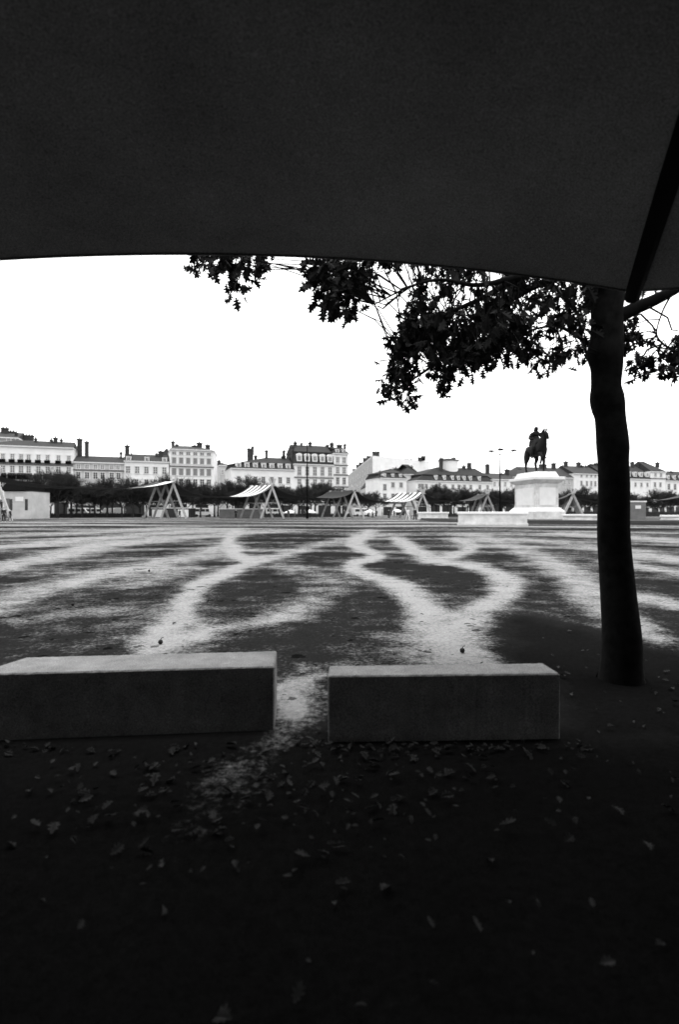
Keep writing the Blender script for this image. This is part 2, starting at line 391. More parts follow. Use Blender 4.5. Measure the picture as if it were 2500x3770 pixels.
# ------------------------------------------------------------ the awning, and an unseen box added behind the camera to block light
E0, E1 = Vector((-1.91, 2.62, 2.476)), Vector((1.67, 2.94, 2.46))       # front edge between two arms
def build_awning():
    t = thing('awning', 'dark stretched canvas awning with folding arms filling the top of the view', 'awning', (0, -2.6, 0))
    off = Vector((0, 2.6, 0)); ux = (E1 - E0)
    nb, per, nv = 7, 40, 40  # outer bays lie out of view, added to keep side light off the ground
    vs_, fs = [], []
    nu = nb * per + 1
    slope = Vector((-.07, -.98, .175))
    L = 5.5
    for i in range(nu):
        bay = i / per - 3
        fr = bay - math.floor(bay)
        arch = 1 - (2 * fr - 1) ** 2
        e = E0 + ux * bay + Vector((0, 0, .100 * arch))
        e += Vector((0, -.02 * arch, 0))
        for j in range(nv):
            v = j / (nv - 1)
            p = e + slope * (L * v)
            p.z -= .100 * arch * v * .9 + .10 * math.sin(math.pi * v) * (.6 + .4 * arch)
            p.z += .012 * math.sin(9 * v + 6.2 * fr) * arch * min(1, 4 * v) + .012 * math.sin(15 * (fr * .8 + v * .9)) * arch * (1 - v) * min(1, 4 * v) + .02 * math.exp(-((fr - .22 - .35 * v) / .035) ** 2) * arch * min(1, 3 * v)
            vs_.append(tuple(p + off))
    for i in range(nu - 1):
        for j in range(nv - 1):
            fs.append((i * nv + j, i * nv + j + 1, (i + 1) * nv + j + 1, (i + 1) * nv + j))
    me = bpy.data.meshes.new('canvas'); me.from_pydata(vs_, [], fs); me.materials.append(M['awning'])
    me.polygons.foreach_set('use_smooth', [True] * len(fs))
    c = link('canvas', me, t)
    m = MB()
    hp = [Vector(vs_[i * nv]) for i in range(nu)]
    m.tube([p + Vector((0, .004, -.004)) for p in hp], .006, 8); m.build('hem', M['awning'], c, smooth=True)
    for k in range(-3, 5):
        a = E0 + ux * k + off + Vector((0, 0, -.035))
        b = a + Vector((-.208, -.56, .112)) * 8.4
        m = MB(); m.tube([a, a + (b - a) * .5, b], [.042, .044, .05], 12)
        m.build('arm', M['iron'], t, smooth=True)
    p = thing('rear_light_block', 'unseen dark box added behind the camera to block sky light from the rear', 'light blocker', (0, -2.66, 0))
    m = MB(); m.box(-11, 11, -5, 0, 0, 3.5); m.build('wall', M['hut'], p)
    m = MB(); m.box(-11.3, 11.3, -5.3, -.005, 3.5, 3.7); m.build('roof', M['roof'], p)
    for x in (-6, -2, 2, 6):
        m = MB(); m.box(x - 1.4, x + 1.4, 0, .05, 1.0, 2.3); m.build('shutter', M['iron'], p)  # dark panels on the front of the added box
build_awning()

# ------------------------------------------------------------ two stone bench blocks
def bench(label, c, h):
    """c: four ground corners near-left, near-right, far-right, far-left"""
    o = Vector((sum(p[0] for p in c) / 4, sum(p[1] for p in c) / 4, 0))
    m = MB(); q = [(p[0] - o.x, p[1] - o.y) for p in c]
    m.hexa(q, -.05, q, h)
    b = m.build('stone_bench', M['bench'], None, loc=o)
    import bmesh
    bm = bmesh.new(); bm.from_mesh(b.data); rnd = random.Random(int(o.x * 100))
    bmesh.ops.bevel(bm, geom=list(bm.edges), offset=.007, segments=1, affect='EDGES')
    lng = [e for e in bm.edges if abs(e.verts[0].co.x - e.verts[1].co.x) > .5]
    bmesh.ops.subdivide_edges(bm, edges=lng, cuts=60, use_grid_fill=True)
    for v in bm.verts: v.co += Vector((rnd.gauss(0, .0008), rnd.gauss(0, .0008), rnd.gauss(0, .0007)))
    bm.to_mesh(b.data); bm.free()
    tag(b, label, 'stone bench', 'stone blocks along the edge of the plaza')
bench('longer pale stone block bench reaching out of the picture at the left', [(-1.93, 2.70), (-.36, 2.84), (-.385, 3.16), (-1.83, 3.02)], .35)
bench('shorter stone block bench between the gap and the oak trunk', [(-.06, 2.69), (1.17, 2.73), (1.155, 2.92), (-.055, 2.87)], .345)

# ------------------------------------------------------------ oak tree at the right
LEAF_OUT = [(0, 0), (.10, .05), (.05, .16), (.26, .22), (.22, .30), (.08, .33), (.34, .46), (.40, .58), (.27, .56), (.13, .57), (.31, .74), (.30, .82), (.17, .80), (.10, .85), (.09, .96), (0, 1.0)]
def leaf_poly(simple=False):
    r = LEAF_OUT if not simple else [(0, 0), (.12, .18), (.3, .28), (.12, .4), (.34, .58), (.14, .66), (.2, .86), (0, 1)]
    return r
def add_leaf(m, p, d, n, L, curl=.12, simple=False, mi=0):
    d = d.normalized(); n = n - d * n.dot(d)
    n = n.normalized() if n.length > 1e-4 else d.orthogonal().normalized()
    s = d.cross(n); r = leaf_poly(simple)
    def P(x, y): return p + d * (y * L) + s * (x * L * .95) + n * (abs(x) * L * .35 - curl * L * y * y)
    i = len(m.v); k = len(r)
    m.v += [tuple(P(x, y)) for x, y in r]                     # right half
    m.v += [tuple(P(-x, y)) for x, y in r[1:-1]]              # left half
    m.f.append(tuple(range(i, i + k))); m.m.append(mi)
    m.f.append((i,) + (i + k - 1,) + tuple(i + k + j for j in range(k - 3, -1, -1))); m.m.append(mi)
def rv(s=1.0): return Vector((random.gauss(0, s), random.gauss(0, s), random.gauss(0, s)))
def inside(x, y, poly):
    c = False; j = len(poly) - 1
    for i in range(len(poly)):
        xi, yi = poly[i]; xj, yj = poly[j]
        if (yi > y) != (yj > y) and x < (xj - xi) * (y - yi) / (yj - yi) + xi: c = not c
        j = i
    return c
def build_oak():
    base = gnd(2287, 2500)
    t = thing('oak_tree', 'oak tree with thick dark trunk and lobed leaves hanging below the awning', 'tree', base)
    off = -base; D = base.y
    tr = [(2289, 2535, 90), (2288, 2500, 80), (2287, 2450, 71), (2285, 2340, 66), (2280, 2240, 62), (2275, 2100, 58), (2263, 1940, 55), (2258, 1800, 53), (2254, 1700, 52), (2254, 1640, 55), (2250, 1540, 52), (2245, 1500, 57), (2240, 1460, 58), (2238, 1415, 51), (2239, 1350, 55), (2232, 1300, 62), (2235, 1236, 56), (2231, 1150, 54), (2233, 1080, 58), (2225, 960, 60), (2215, 800, 56), (2190, 500, 48), (2170, 200, 40), (2150, -300, 28), (2140, -700, 14)]
    S = catmull(tr, 4)
    m = MB(); pts = []; rad = []
    for x, y, r in S:
        q = at(x, y, D) + off; q.y += .02 * math.sin(y * .01)
        if q.z < -.05: q.z = -.05
        pts.append(q); rad.append(r / F * D)
    m.tube(pts, rad, 20)
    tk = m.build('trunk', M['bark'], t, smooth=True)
    top = lambda z: min(pts, key=lambda p: abs(p.z - z))
    limbs = []
    def limb(P, r0, r1, n=6):
        q = catmull([tuple(p) for p in P], n); q = [Vector(a) for a in q]
        mm = MB(); mm.tube(q, [r0 + (r1 - r0) * (i / (len(q) - 1)) ** .8 for i in range(len(q))], 8)
        limbs.append(q); mm.build('limb', M['bark'], t, smooth=True)
    A = lambda x, y, d: at(x, y, d) + off
    limb([A(2245, 1190, 3.7), A(2310, 1150, 3.68), A(2400, 1110, 3.62), A(2470, 1075, 3.56), A(2600, 1000, 3.5), A(2800, 900, 3.4)], .055, .025)
    limb([A(2225, 900, 3.7), A(2130, 950, 3.62), A(2000, 985, 3.6), A(1880, 1040, 3.62), A(1760, 1105, 3.7), A(1600, 1180, 3.8), A(1490, 1290, 3.85)], .04, .008)
    limb([A(2230, 960, 3.7), A(2100, 1010, 3.8), A(1960, 1060, 3.95), A(1800, 1160, 4.1), A(1680, 1280, 4.2), A(1560, 1370, 4.2), A(1450, 1440, 4.2)], .036, .007)
    limb([A(2225, 840, 3.72), A(2050, 860, 3.9), A(1800, 880, 4.1), A(1500, 900, 4.3), A(1250, 920, 4.35), A(1000, 930, 4.3), A(760, 950, 4.3)], .045, .006)
    limb([A(2228, 930, 3.7), A(2060, 980, 3.4), A(1900, 1020, 3.3), A(1760, 1050, 3.25), A(1620, 1030, 3.2), A(1500, 1060, 3.2), A(1380, 1120, 3.2)], .03, .004)
    limb([A(2240, 1310, 3.7), A(2160, 1260, 3.85), A(2060, 1205, 4.0), A(1960, 1215, 4.1), A(1850, 1270, 4.2)], .018, .005)
    limb([A(2228, 980, 3.72), A(2150, 1030, 4.3), A(2060, 1090, 4.6), A(1950, 1200, 4.8), A(1900, 1290, 4.8)], .03, .006)
    limb([A(2470, 1090, 3.56), A(2440, 1150, 3.62), A(2420, 1230, 3.7), A(2460, 1280, 3.7)], .007, .003)
    limb([A(2215, 760, 3.7), A(2350, 600, 3.9), A(2600, 450, 4.3), A(2900, 300, 4.6)], .045, .01)
    limb([A(2190, 520, 3.7), A(2000, 350, 4.2), A(1800, 150, 4.8), A(1700, -100, 5.2)], .04, .01)
    limb([A(2180, 350, 3.7), A(2250, 100, 3.2), A(2300, -300, 3.0)], .035, .01)
    LP = [(l, i) for l in limbs for i in range(len(l))]
    # foliage: bunches of lobed leaves at the ends of twigs growing from the limbs
    fol = MB(); tw = MB()
    def bunch(p, n, sz, spread=.085):
        l, i = min(LP, key=lambda a: (a[0][a[1]] - p).length + (.0 if a[0][a[1]].z > p.z - .1 else .12))
        a = l[i]; mid = (a + p) / 2 + rv(.03) + Vector((0, 0, .05))
        tw.tube([a, mid, p], [.0055, .004, .0022], 4, cap=False)
        out = (p - a).normalized() if (p - a).length > .02 else rv().normalized()
        for k in range(n):
            dr = (rv(.75) + out * .45 + Vector((0, 0, -.55))).normalized()
            q = p + rv(spread * .42)
            add_leaf(fol, q, dr, rv(), sz * random.uniform(.65, 1.15), curl=random.uniform(-.05, .3))
    polys = [  # outline of the hanging crown as bearing and height of its bunches, depth range, count
        ([(1500, 940), (2190, 1010), (2170, 1330), (2020, 1330), (1900, 1300), (1790, 1340), (1700, 1400), (1600, 1415), (1490, 1465), (1425, 1475), (1405, 1395), (1440, 1300), (1510, 1200), (1530, 1050)], (3.2, 4.7), 200, (5, 9)),
        ([(1480, 1160), (1900, 1120), (1960, 1290), (1750, 1320), (1560, 1350), (1440, 1400), (1450, 1270)], (3.4, 4.6), 95, (5, 9)),
        ([(1120, 940), (1370, 950), (1360, 1020), (1300, 1120), (1290, 1160), (1160, 1120), (1180, 1040), (1110, 1000)], (3.1, 3.9), 42, (6, 9)),
        ([(760, 935), (1040, 935), (1000, 980), (860, 1000), (740, 960)], (3.0, 3.8), 19, (4, 7)),
        ([(840, 1025), (895, 1025), (880, 1068), (850, 1068)], (3.4, 3.5), 3, (6, 8)),
        ([(730, 950), (770, 960), (755, 1010), (735, 1000)], (3.3, 3.5), 3, (4, 6)),
        ([(1380, 935), (1500, 945), (1490, 985), (1400, 970)], (3.2, 3.8), 7, (4, 6)),
        ([(2310, 1200), (2345, 1180), (2345, 1290), (2315, 1300)], (3.6, 4.0), 6, (4, 7)),
        ([(2340, 1340), (2400, 1290), (2390, 1360), (2340, 1362)], (3.6, 4.0), 6, (4, 6)),
        ([(2455, 1270), (2530, 1260), (2520, 1370), (2465, 1360)], (3.4, 3.9), 9, (5, 7)),
        ([(2370, 1090), (2330, 1090), (2330, 1140)], (3.8, 4.0), 2, (3, 5)),
        ([(1290, 800), (2400, 400), (2400, 950), (1500, 920)], (3.3, 4.8), 60, (6, 9)),
        ([(1900, -500), (2900, -500), (2900, 700), (1900, 600)], (3.0, 5.0), 90, (6, 9)),
    ]
    for poly, dr, cnt, lf in polys:
        xs = [p[0] for p in poly]; ys = [p[1] for p in poly]; k = 0; tries = 0
        while k < cnt and tries < 20000:
            tries += 1
            x = random.uniform(min(xs), max(xs)); y = random.uniform(min(ys), max(ys))
            if not inside(x, y, poly): continue
            d = random.uniform(*dr)
            # a few airy holes stay open in the crown
            if any((x - hx) ** 2 + (y - hy) ** 2 < 1.5 * hr * hr for hx, hy, hr in ((2090, 1040, 26), (2010, 1060, 22), (2150, 1170, 22), (2000, 1230, 24), (1560, 1080, 20), (1660, 1030, 18), (1640, 1100, 26), (1690, 1190, 24), (1500, 1330, 24), (1700, 1050, 20), (1990, 1160, 24), (2100, 1220, 26), (2140, 1110, 22), (1620, 1180, 18), (1760, 1240, 20), (1745, 1145, 30), (1820, 1030, 36), (1590, 1250, 22), (1870, 1140, 26), (1560, 1330, 34), (2060, 1250, 26), (2040, 1110, 24), (1950, 1060, 22))): continue
            bunch(A(x, y, d), random.randint(*lf) + 2, .089); k += 1
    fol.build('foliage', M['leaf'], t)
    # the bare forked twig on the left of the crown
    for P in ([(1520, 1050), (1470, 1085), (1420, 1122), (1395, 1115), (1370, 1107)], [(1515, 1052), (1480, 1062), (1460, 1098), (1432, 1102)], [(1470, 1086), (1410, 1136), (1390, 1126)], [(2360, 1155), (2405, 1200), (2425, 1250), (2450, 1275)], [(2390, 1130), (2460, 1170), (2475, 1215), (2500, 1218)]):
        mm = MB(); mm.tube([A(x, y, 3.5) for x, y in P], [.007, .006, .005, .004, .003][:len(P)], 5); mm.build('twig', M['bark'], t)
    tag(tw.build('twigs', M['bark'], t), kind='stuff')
    return base
OAK = build_oak()

# fallen leaves: too many to count, lying on the ground
def build_litter():
    m = MB()
    for k in range(950):
        if k < 360: x = random.gauss(-.25, .62); y = random.gauss(2.25, .3)
        elif k < 480: x = random.uniform(-2.2, 2.6); y = random.uniform(.9, 2.6)
        elif k < 620: x = random.gauss(1.9, 1.0); y = random.gauss(3.5, .7)
        elif k < 700: x = random.uniform(-3, 3.4); y = random.uniform(3.1, 9)
        else: x = random.uniform(-1.9, 1.3); y = (2.70 + .085 * (x + 1.93) if x < -.3 else 2.68) - abs(random.gauss(0, .09))
        if -2.05 < x < -.33 and 2.62 < y < 3.2: continue
        if -.1 < x < 1.2 and 2.65 < y < 2.96: continue
        if math.hypot(x - OAK.x, y - OAK.y) < .2: continue
        a = random.uniform(0, 6.28); d = Vector((math.cos(a), math.sin(a), random.uniform(-.1, .25)))
        n = Vector((random.gauss(0, .45), random.gauss(0, .45), 1))
        add_leaf(m, Vector((x, y, random.uniform(.012, .03))), d, n, random.choice([.016, .022, .03, .04, .055]) * random.uniform(.8, 1.2), curl=random.uniform(-.3, .6), simple=k % 3 == 0)
    tag(m.build('fallen_leaves', M['litter']), kind='stuff')
build_litter()
# small dark seed balls lying on the sand
def seed_ball(px, py, r, label):
    p = gnd(px, py); m = MB()
    n = 9
    for i in range(n):
        pass
    rings = []
    for i in range(8):
        th = math.pi * i / 7; rr = math.sin(th) * r
        rings.append((Vector((0, 0, r - math.cos(th) * r * .95)), max(rr, .0006)))
    m.tube([a for a, b in rings], [b * random.uniform(.9, 1.1) for a, b in rings], 12)
    m.tube([(0, 0, 1.9 * r), (r * .4, 0, 2.6 * r), (r * 1.2, r * .4, 2.8 * r)], .003, 5)
    tag(m.build('seed_ball', M['black'], None, smooth=True, loc=p), label, 'seed ball', 'seed balls on the sand')
seed_ball(590, 2372, .022, 'dark seed ball on the pale trail behind the longer stone bench')
seed_ball(1703, 2404, .022, 'dark seed ball on the broad sandy patch behind the shorter stone bench')
seed_ball(548, 2105, .022, 'dark seed ball farthest out on the left of the plaza')
seed_ball(267, 2230, .022, 'dark seed ball on dark earth at far left of the plaza')

# ------------------------------------------------------------ town houses round the square
AL = math.atan(.363); UX = Vector((math.cos(AL), math.sin(AL))); NX = Vector((-math.sin(AL), math.cos(AL)))
LINE0 = Vector((0, 167.3))
def S_of(px, t=0.0):
    p = (px - CX) / F; o = LINE0 + NX * t
    return (p * o.y - o.x) / (UX.x - p * UX.y)
def dist(px, t=0.0): return (LINE0 + NX * t + UX * S_of(px, t)).y
def Z(px, py, t=0.0): return H + (CY - py) * dist(px, t) / F
WIN = {}
def window_mesh(wd, ht, style):
    k = (round(wd, 1), round(ht, 1), style)
    if k in WIN: return WIN[k]
    wd, ht = k[0], k[1]; m = MB(); a = wd / 2
    # materials: 0 trim, 1 pane, 2 bars/iron
    m.box(-a - .22, -a, -.10, 0, -.02, ht); m.box(a, a + .22, -.10, 0, -.02, ht)
    m.box(-a - .30, a + .30, -.16, 0, ht, ht + .25); m.box(-a - .30, a + .30, -.22, 0, -.22, -.02)
    m.box(-a, a, -.03, 0, -.02, ht, 1)
    if style in ('dark', 'dim', 'arch', 'balcony', 'balcony_big'):
        m.box(-.07, .07, -.07, -.03, -.02, ht, 2)
        for f in (.36, .7): m.box(-a, a, -.065, -.03, ht * f - .05, ht * f + .05, 2)
    if style == 'grey':
        n = max(4, int(ht / .3))
        for i in range(n): m.box(-a + .02, a - .02, -.06, -.03, ht * i / n + .03, ht * (i + 1) / n - .06, 1)
    if style.startswith('balcony'):
        e, zb_, zt_ = (.35, -.75, -.1) if style == 'balcony' else (.5, -1.75, -.2)
        m.box(-a - e, a + e, -.85, -.22, zb_ - .15, zb_, 3)
        n = 14
        for i in range(n):
            x = (-a - e) + (2 * a + 2 * e) * (i + .5) / n
            m.box(x - .05, x + .05, -.82, -.76, zb_, zt_ - .1, 3)
        m.box(-a - e, a + e, -.85, -.73, zt_ - .1, zt_, 3)
        if style != 'balcony': m.box(-a - e + .1, a + e - .1, -.72, -.4, zb_, zb_ + .75, 3)
    pane = {'dark': M['glass'], 'dim': M['glass_dim'], 'grey': M['shutter'], 'balcony': M['glass_dim'], 'balcony_big': M['glass_dim']}[style]
    WIN[k] = m.mesh('window', [M['trim'], pane, M['trim'] if style != 'dark' else M['facade_dull'], M['iron']])
    return WIN[k]
DOR = {}
def dormer_mesh(wd, ht, dp, pane='dim', arch=True):
    k = (round(wd, 1), round(ht, 1), round(dp, 1), pane, arch)
    if k in DOR: return DOR[k]
    wd, ht, dp = k[0], k[1], k[2]; a = wd / 2; m = MB()
    m.box(-a, a, 0, dp, 0, ht)
    m.box(-a * .55, a * .55, -.04, 0, ht * .15, ht * .85, 1)
    m.box(-.05, .05, -.07, -.04, ht * .15, ht * .85, 0)
    if arch:
        P = [(-a * 1.15, ht)] + [(-a * 1.15 * math.cos(t), ht + a * .75 * math.sin(t)) for t in [math.pi * i / 6 for i in range(1, 6)]] + [(a * 1.15, ht)]
        i = len(m.v)
        m.v += [(x, -.12, z) for x, z in P] + [(x, dp, z) for x, z in P]; n = len(P)
        m.f.append(tuple(range(i, i + n))); m.f.append(tuple(range(i + 2 * n - 1, i + n - 1, -1))); m.m += [0, 0]
        for j in range(n): m.f.append((i + j, i + n + j, i + n + (j + 1) % n, i + (j + 1) % n)); m.m.append(0)
    else:
        m.hexa([(-a * 1.12, -.15), (a * 1.12, -.15), (a * 1.12, dp), (-a * 1.12, dp)], ht, [(-a * 1.12, -.15), (a * 1.12, -.15), (a * 1.12, dp), (-a * 1.12, dp)], ht + .16)
    DOR[k] = m.mesh('dormer', [M['facade'], {'dim': M['glass_dim'], 'dark': M['glass']}[pane], M['roof']])
    return DOR[k]
HOUSES = []   # (px0, px1, short name) for describing what stands in front
def chimney_mb(x0, x1, y0, y1, z0, z1):
    m = MB(); m.box(x0, x1, y0, y1, z0, z1 - .35); m.box(x0 - .15, x1 + .15, y0 - .15, y1 + .15, z1 - .35, z1)
    n = max(1, int((x1 - x0) / .8))
    for i in range(n):
        c = x0 + (x1 - x0) * (i + .5) / n
        m.tube([(c, (y0 + y1) / 2, z1), (c, (y0 + y1) / 2, z1 + .55)], [.2, .15], 6)
    return m
def house(label, short, px0, px1, eave, ridge, brk=None, wall='facade', roof='roof', depth=13, t0=0, hipl=0, hipr=0,
          rows=(), dormers=None, chims=(), bands=(), skewr=0.0, shop=True, quoin=True, foot=None, seen=None):
    """a town house whose front runs along the row of houses; eave, ridge, brk are sight heights at its left edge"""
    s0, s1 = S_of(px0, t0), S_of(px1, t0); W = s1 - s0
    o = LINE0 + NX * t0 + UX * s0
    h = thing('town_house', label, 'house', (o.x, o.y, 0), AL)
    HOUSES.append((seen[0] if seen else px0, seen[1] if seen else px1, short))
    zE = Z(px0, eave, t0); zR = Z((px0 + px1) / 2, ridge, t0 + depth / 2)
    fp = foot or [(0, 0), (W, 0), (W + skewr, depth), (0, depth)]
    m = MB(); m.hexa(fp, 0, fp, zE); m.build('wall', M[wall], h)
    e = .45
    c = [(-e * .3, -e), (W + e * .3, -e), (fp[2][0] + e * .3, fp[2][1] + e), (fp[3][0] - e * .3, fp[3][1] + e)]
    m = MB(); m.hexa(c, zE, [(x * 1.0, y) for x, y in c], zE + .35); m.build('cornice', M['trim'], h)
    m = MB(); zb = zE + .35; rp = c
    if brk is not None:
        zk = Z(px0, brk, t0 + 1.2); k = 1.3
        ring = [(k * .4 + hipl * .3, k), (W - k * .4 - hipr * .3, k), (fp[2][0] - k * .4, depth - k), (fp[3][0] + k * .4, depth - k)]
        m.hexa(rp, zb, ring, zk); zb = zk + .003; rp = [(ring[0][0] - .2, ring[0][1] - .25), (ring[1][0] + .2, ring[1][1] - .25), (ring[2][0] + .2, ring[2][1] + .2), (ring[3][0] - .2, ring[3][1] + .2)]
        m.hexa(rp, zb, rp, zb + .25); zb += .25
    yl = depth * .5
    i = len(m.v)
    rl = (rp[0][0] + hipl, yl, zR); rr_ = (rp[1][0] - hipr, yl, zR)
    m.v += [(x, y, zb) for x, y in rp] + [rl, rr_]
    for f in ((0, 1, 5, 4), (1, 2, 5), (2, 3, 4, 5), (3, 0, 4), (3, 2, 1, 0)): m.f.append(tuple(i + q for q in f)); m.m.append(0)
    rf = m.build('roof', M[roof], h)
    for (cx, cw, top, bot, tt) in chims:
        ss = S_of(cx, t0 + tt) - s0; dd = dist(cx, t0 + tt); wv = cw / F * dd
        z1 = Z(cx, top, t0 + tt) - .4; z0 = Z(cx, bot, t0 + tt) - 1.2
        chimney_mb(ss - wv / 2, ss + wv / 2, tt - .5, tt + .7, z0, z1).build('chimney', M['chimney'], rf)
    for py in bands:
        z = Z(px0, py, t0); m = MB(); m.box(-.02, W + .02, -.28, -.003, z - .18, z + .18); m.build('string_course', M['trim_dark'], h)
    for (yt, yb, xs, wpx, st) in rows:
        xr = xs[0]; z0 = Z(xr, yb, t0); ht = Z(xr, yt, t0) - z0; wv = wpx / F * dist(xr, t0)
        for n_, x in enumerate(xs):
            sty = st
            if st == 'mix': sty = random.choice(['dark', 'dim', 'dim', 'grey'])
            link('window', window_mesh(wv, ht, sty), h, (S_of(x, t0) - s0, -.003, z0))
    if dormers:
        yt, yb, xs, wpx, pane, arch = dormers
        z0 = Z(xs[0], yb, t0); ht = Z(xs[0], yt, t0) - z0; wv = wpx / F * dist(xs[0], t0)
        for x in xs: link('dormer', dormer_mesh(wv, ht, 2.4, pane, arch), rf, (S_of(x, t0) - s0, -.08, z0 + .2))
    if shop:
        n = max(2, int(W / 4.5))
        for i in range(n):
            a = W * (i + random.uniform(.05, .22)) / n; b = W * (i + random.uniform(.72, .95)) / n
            m = MB(); m.box(a, b, -.05, -.003, .1, random.uniform(2.9, 4.0)); m.build('shop_front', M['shop'], h)
        m = MB(); m.box(.1, W - .1, -.3, -.06, 4.05, 4.5); m.build('fascia', M['trim_dark'], h)
    return h

house('pale house with dark hipped roof and rows of dark balconies at far left', 'the balconied house at far left', -60, 268, 1641, 1622, roof='roof', hipl=6, hipr=.5,
      rows=[(1671, 1689, [9, 44, 76, 104, 140, 174, 214, 252], 10, 'balcony'), (1714, 1738, [9, 44, 76, 104, 140, 174, 214, 252], 12, 'balcony_big'), (1765, 1795, [9, 44, 76, 104, 140, 174, 214, 252], 12, 'dark')],
      chims=[(292, 15, 1611, 1690, 6), (203, 11, 1607, 1626, 5), (187, 6, 1614, 1626, 5), (224, 5, 1614, 1626, 5), (130, 5, 1610, 1624, 5), (318, 12, 1622, 1680, 5)], bands=[1700, 1706, 1747])
house('taller rear house with rough chimney stacks rising behind the left roof', 'the rear house at far left', -80, 66, 1610, 1590, t0=26, wall='facade_grey', roof='roof_tile',
      chims=[(16, 22, 1571, 1600, 5), (58, 8, 1588, 1610, 2), (100, 38, 1598, 1630, 6), (42, 20, 1584, 1600, 6)], rows=[(1614, 1626, [30, 48], 8, 'dark')], shop=False)
house('low dull grey house with plain dark roof beside the balconied house', 'the low dull house', 268, 455, 1704, 1680, wall='facade_dull', roof='roof',
      rows=[(1711, 1724, [287, 319, 350, 376, 410, 433], 11, 'dim'), (1738, 1761, [287, 319, 350, 376, 410, 435], 14, 'dark'), (1778, 1797, [287, 319, 350, 376, 410, 435], 12, 'dark')],
      chims=[(444, 6, 1662, 1678, 5)], bands=[1729])
house('low white house with three small dormers and one tall chimney', 'the white house with three dormers', 456, 621, 1700, 1674, roof='roof',
      rows=[(1717, 1741, [470, 504, 538, 571, 604], 13, 'dim'), (1764, 1789, [468, 501, 538, 571, 604], 12, 'dark')], dormers=(1685, 1698, [472, 540, 605], 17, 'dim', False),
      chims=[(467, 14, 1636, 1677, 6), (591, 16, 1657, 1680, 5), (576, 8, 1666, 1680, 5), (483, 8, 1668, 1678, 6)])
house('tall white corner house with rows of closed grey shutters and a low roof', 'the shuttered corner house', 624, 786, 1656, 1643, roof='roof_tile', hipl=2, hipr=5, skewr=S_of(799, 13) - S_of(786),
      rows=[(1663, 1673, [640, 666, 692, 718, 743, 768], 13, 'dark'), (1685, 1706, [640, 666, 692, 718, 743, 768], 14, 'grey'), (1724, 1749, [640, 666, 692, 718, 743, 768], 15, 'grey'), (1764, 1790, [640, 666, 692, 718, 743, 768], 14, 'dark')],
      chims=[(636, 10, 1622, 1645, 5), (650, 9, 1633, 1646, 5), (734, 17, 1626, 1648, 5), (716, 16, 1636, 1648, 5), (764, 15, 1634, 1652, 5)], bands=[1716])
house('grey house receding down the side street between two white houses', 'the side street house', 806, 846, 1716, 1702, t0=30, depth=60, wall='facade_dull', roof='roof_tile',
      rows=[(1730, 1745, [818, 832], 7, 'dim')], chims=[(806, 9, 1692, 1712, 4), (818, 6, 1706, 1715, 5)], shop=False)
house('white house with a steep slate mansard of seven dormers and slim chimneys', 'the house with seven dormers', 850, 1083, 1727, 1684, brk=1703, roof='roof', hipl=9, hipr=0,
      rows=[(1754, 1776, [878, 910, 940, 969, 1000, 1031, 1061], 12, 'dark'), (1790, 1812, [878, 910, 940, 969, 1000, 1031, 1061], 12, 'dark')], dormers=(1706, 1728, [878, 909, 940, 971, 1001, 1031, 1061], 17, 'dim', False),
      chims=[(921, 20, 1648, 1688, 6), (930, 6, 1641, 1660, 6), (981, 7, 1655, 1688, 6), (1045, 7, 1656, 1690, 6), (1043, 13, 1675, 1690, 6), (941, 8, 1674, 1688, 6), (1066, 9, 1683, 1692, 6)])
house('tall white house with arched white dormers under a long dark mansard', 'the house with arched dormers', 1083, 1228, 1711, 1641, brk=1664, roof='roof',
      rows=[(1718, 1749, [1102, 1131, 1159, 1187, 1215], 13, 'dim'), (1763, 1795, [1102, 1131, 1159, 1187, 1215], 13, 'dim')], dormers=(1678, 1700, [1102, 1131, 1159, 1187, 1215], 20, 'dim', True),
      chims=[(1078, 9, 1640, 1720, 3), (1087, 9, 1624, 1645, 6), (1110, 4, 1628, 1645, 6), (1142, 8, 1625, 1648, 6), (1206, 7, 1634, 1650, 6), (1222, 10, 1627, 1650, 6)], bands=[1757])
house('narrow white end house two windows wide with a short mansard', 'the narrow end house', 1229, 1282, 1672, 1648, brk=1654, roof='roof',
      rows=[(1684, 1703, [1243, 1267], 11, 'dim'), (1720, 1743, [1243, 1267], 11, 'dim'), (1758, 1783, [1243, 1267], 11, 'dark')], dormers=(1658, 1670, [1243, 1267], 14, 'dim', False),
      chims=[(1250, 16, 1634, 1655, 5), (1270, 5, 1632, 1655, 5)], bands=[1712, 1748, 1792])
# the side street: a tall rear block with its grey flank, and a low corner house in front
def loc2(p):  # world -> along/deep relative to LINE0
    q = Vector((p[0], p[1])) - LINE0; return q.dot(UX), q.dot(NX)
def block(label, short, seen, A_, B_, C_, D_, zt, wall, flank, roofz, cat='house'):
    h = thing('town_house', label, cat, (A_[0], A_[1], 0), 0); HOUSES.append((seen[0], seen[1], short))
    rel = [(p[0] - A_[0], p[1] - A_[1]) for p in (A_, B_, C_, D_)]
    m = MB(); m.hexa(rel, 0, rel, zt)
    m.m = [0, 0, 0, 0, 0, 1]
    m.build('wall', [M[wall], M[flank]], h)
    return h, rel
P2 = lambda px, d: ((px - CX) / F * d, d)
hb, rel = block('tall plain white rear block with a grey flank receding down the street', 'the tall rear block', (1283, 1400), P2(1372, 215), P2(1580, 240), P2(1560, 330), P2(1281, 330), 24.2, 'facade', 'facade_grey', 0)
m = MB(); m.hexa([(x * 1.0, y) for x, y in rel], 24.203, [(x, y + .3) for x, y in rel], 24.7); rf = m.build('roof', M['facade_dull'], hb)
a, d = Vector(rel[0]), Vector(rel[3])
fdir = (d - a).normalized(); fnorm = Vector((fdir.y, -fdir.x)) * (1 if (Vector((fdir.y, -fdir.x)).x < 0) else -1)
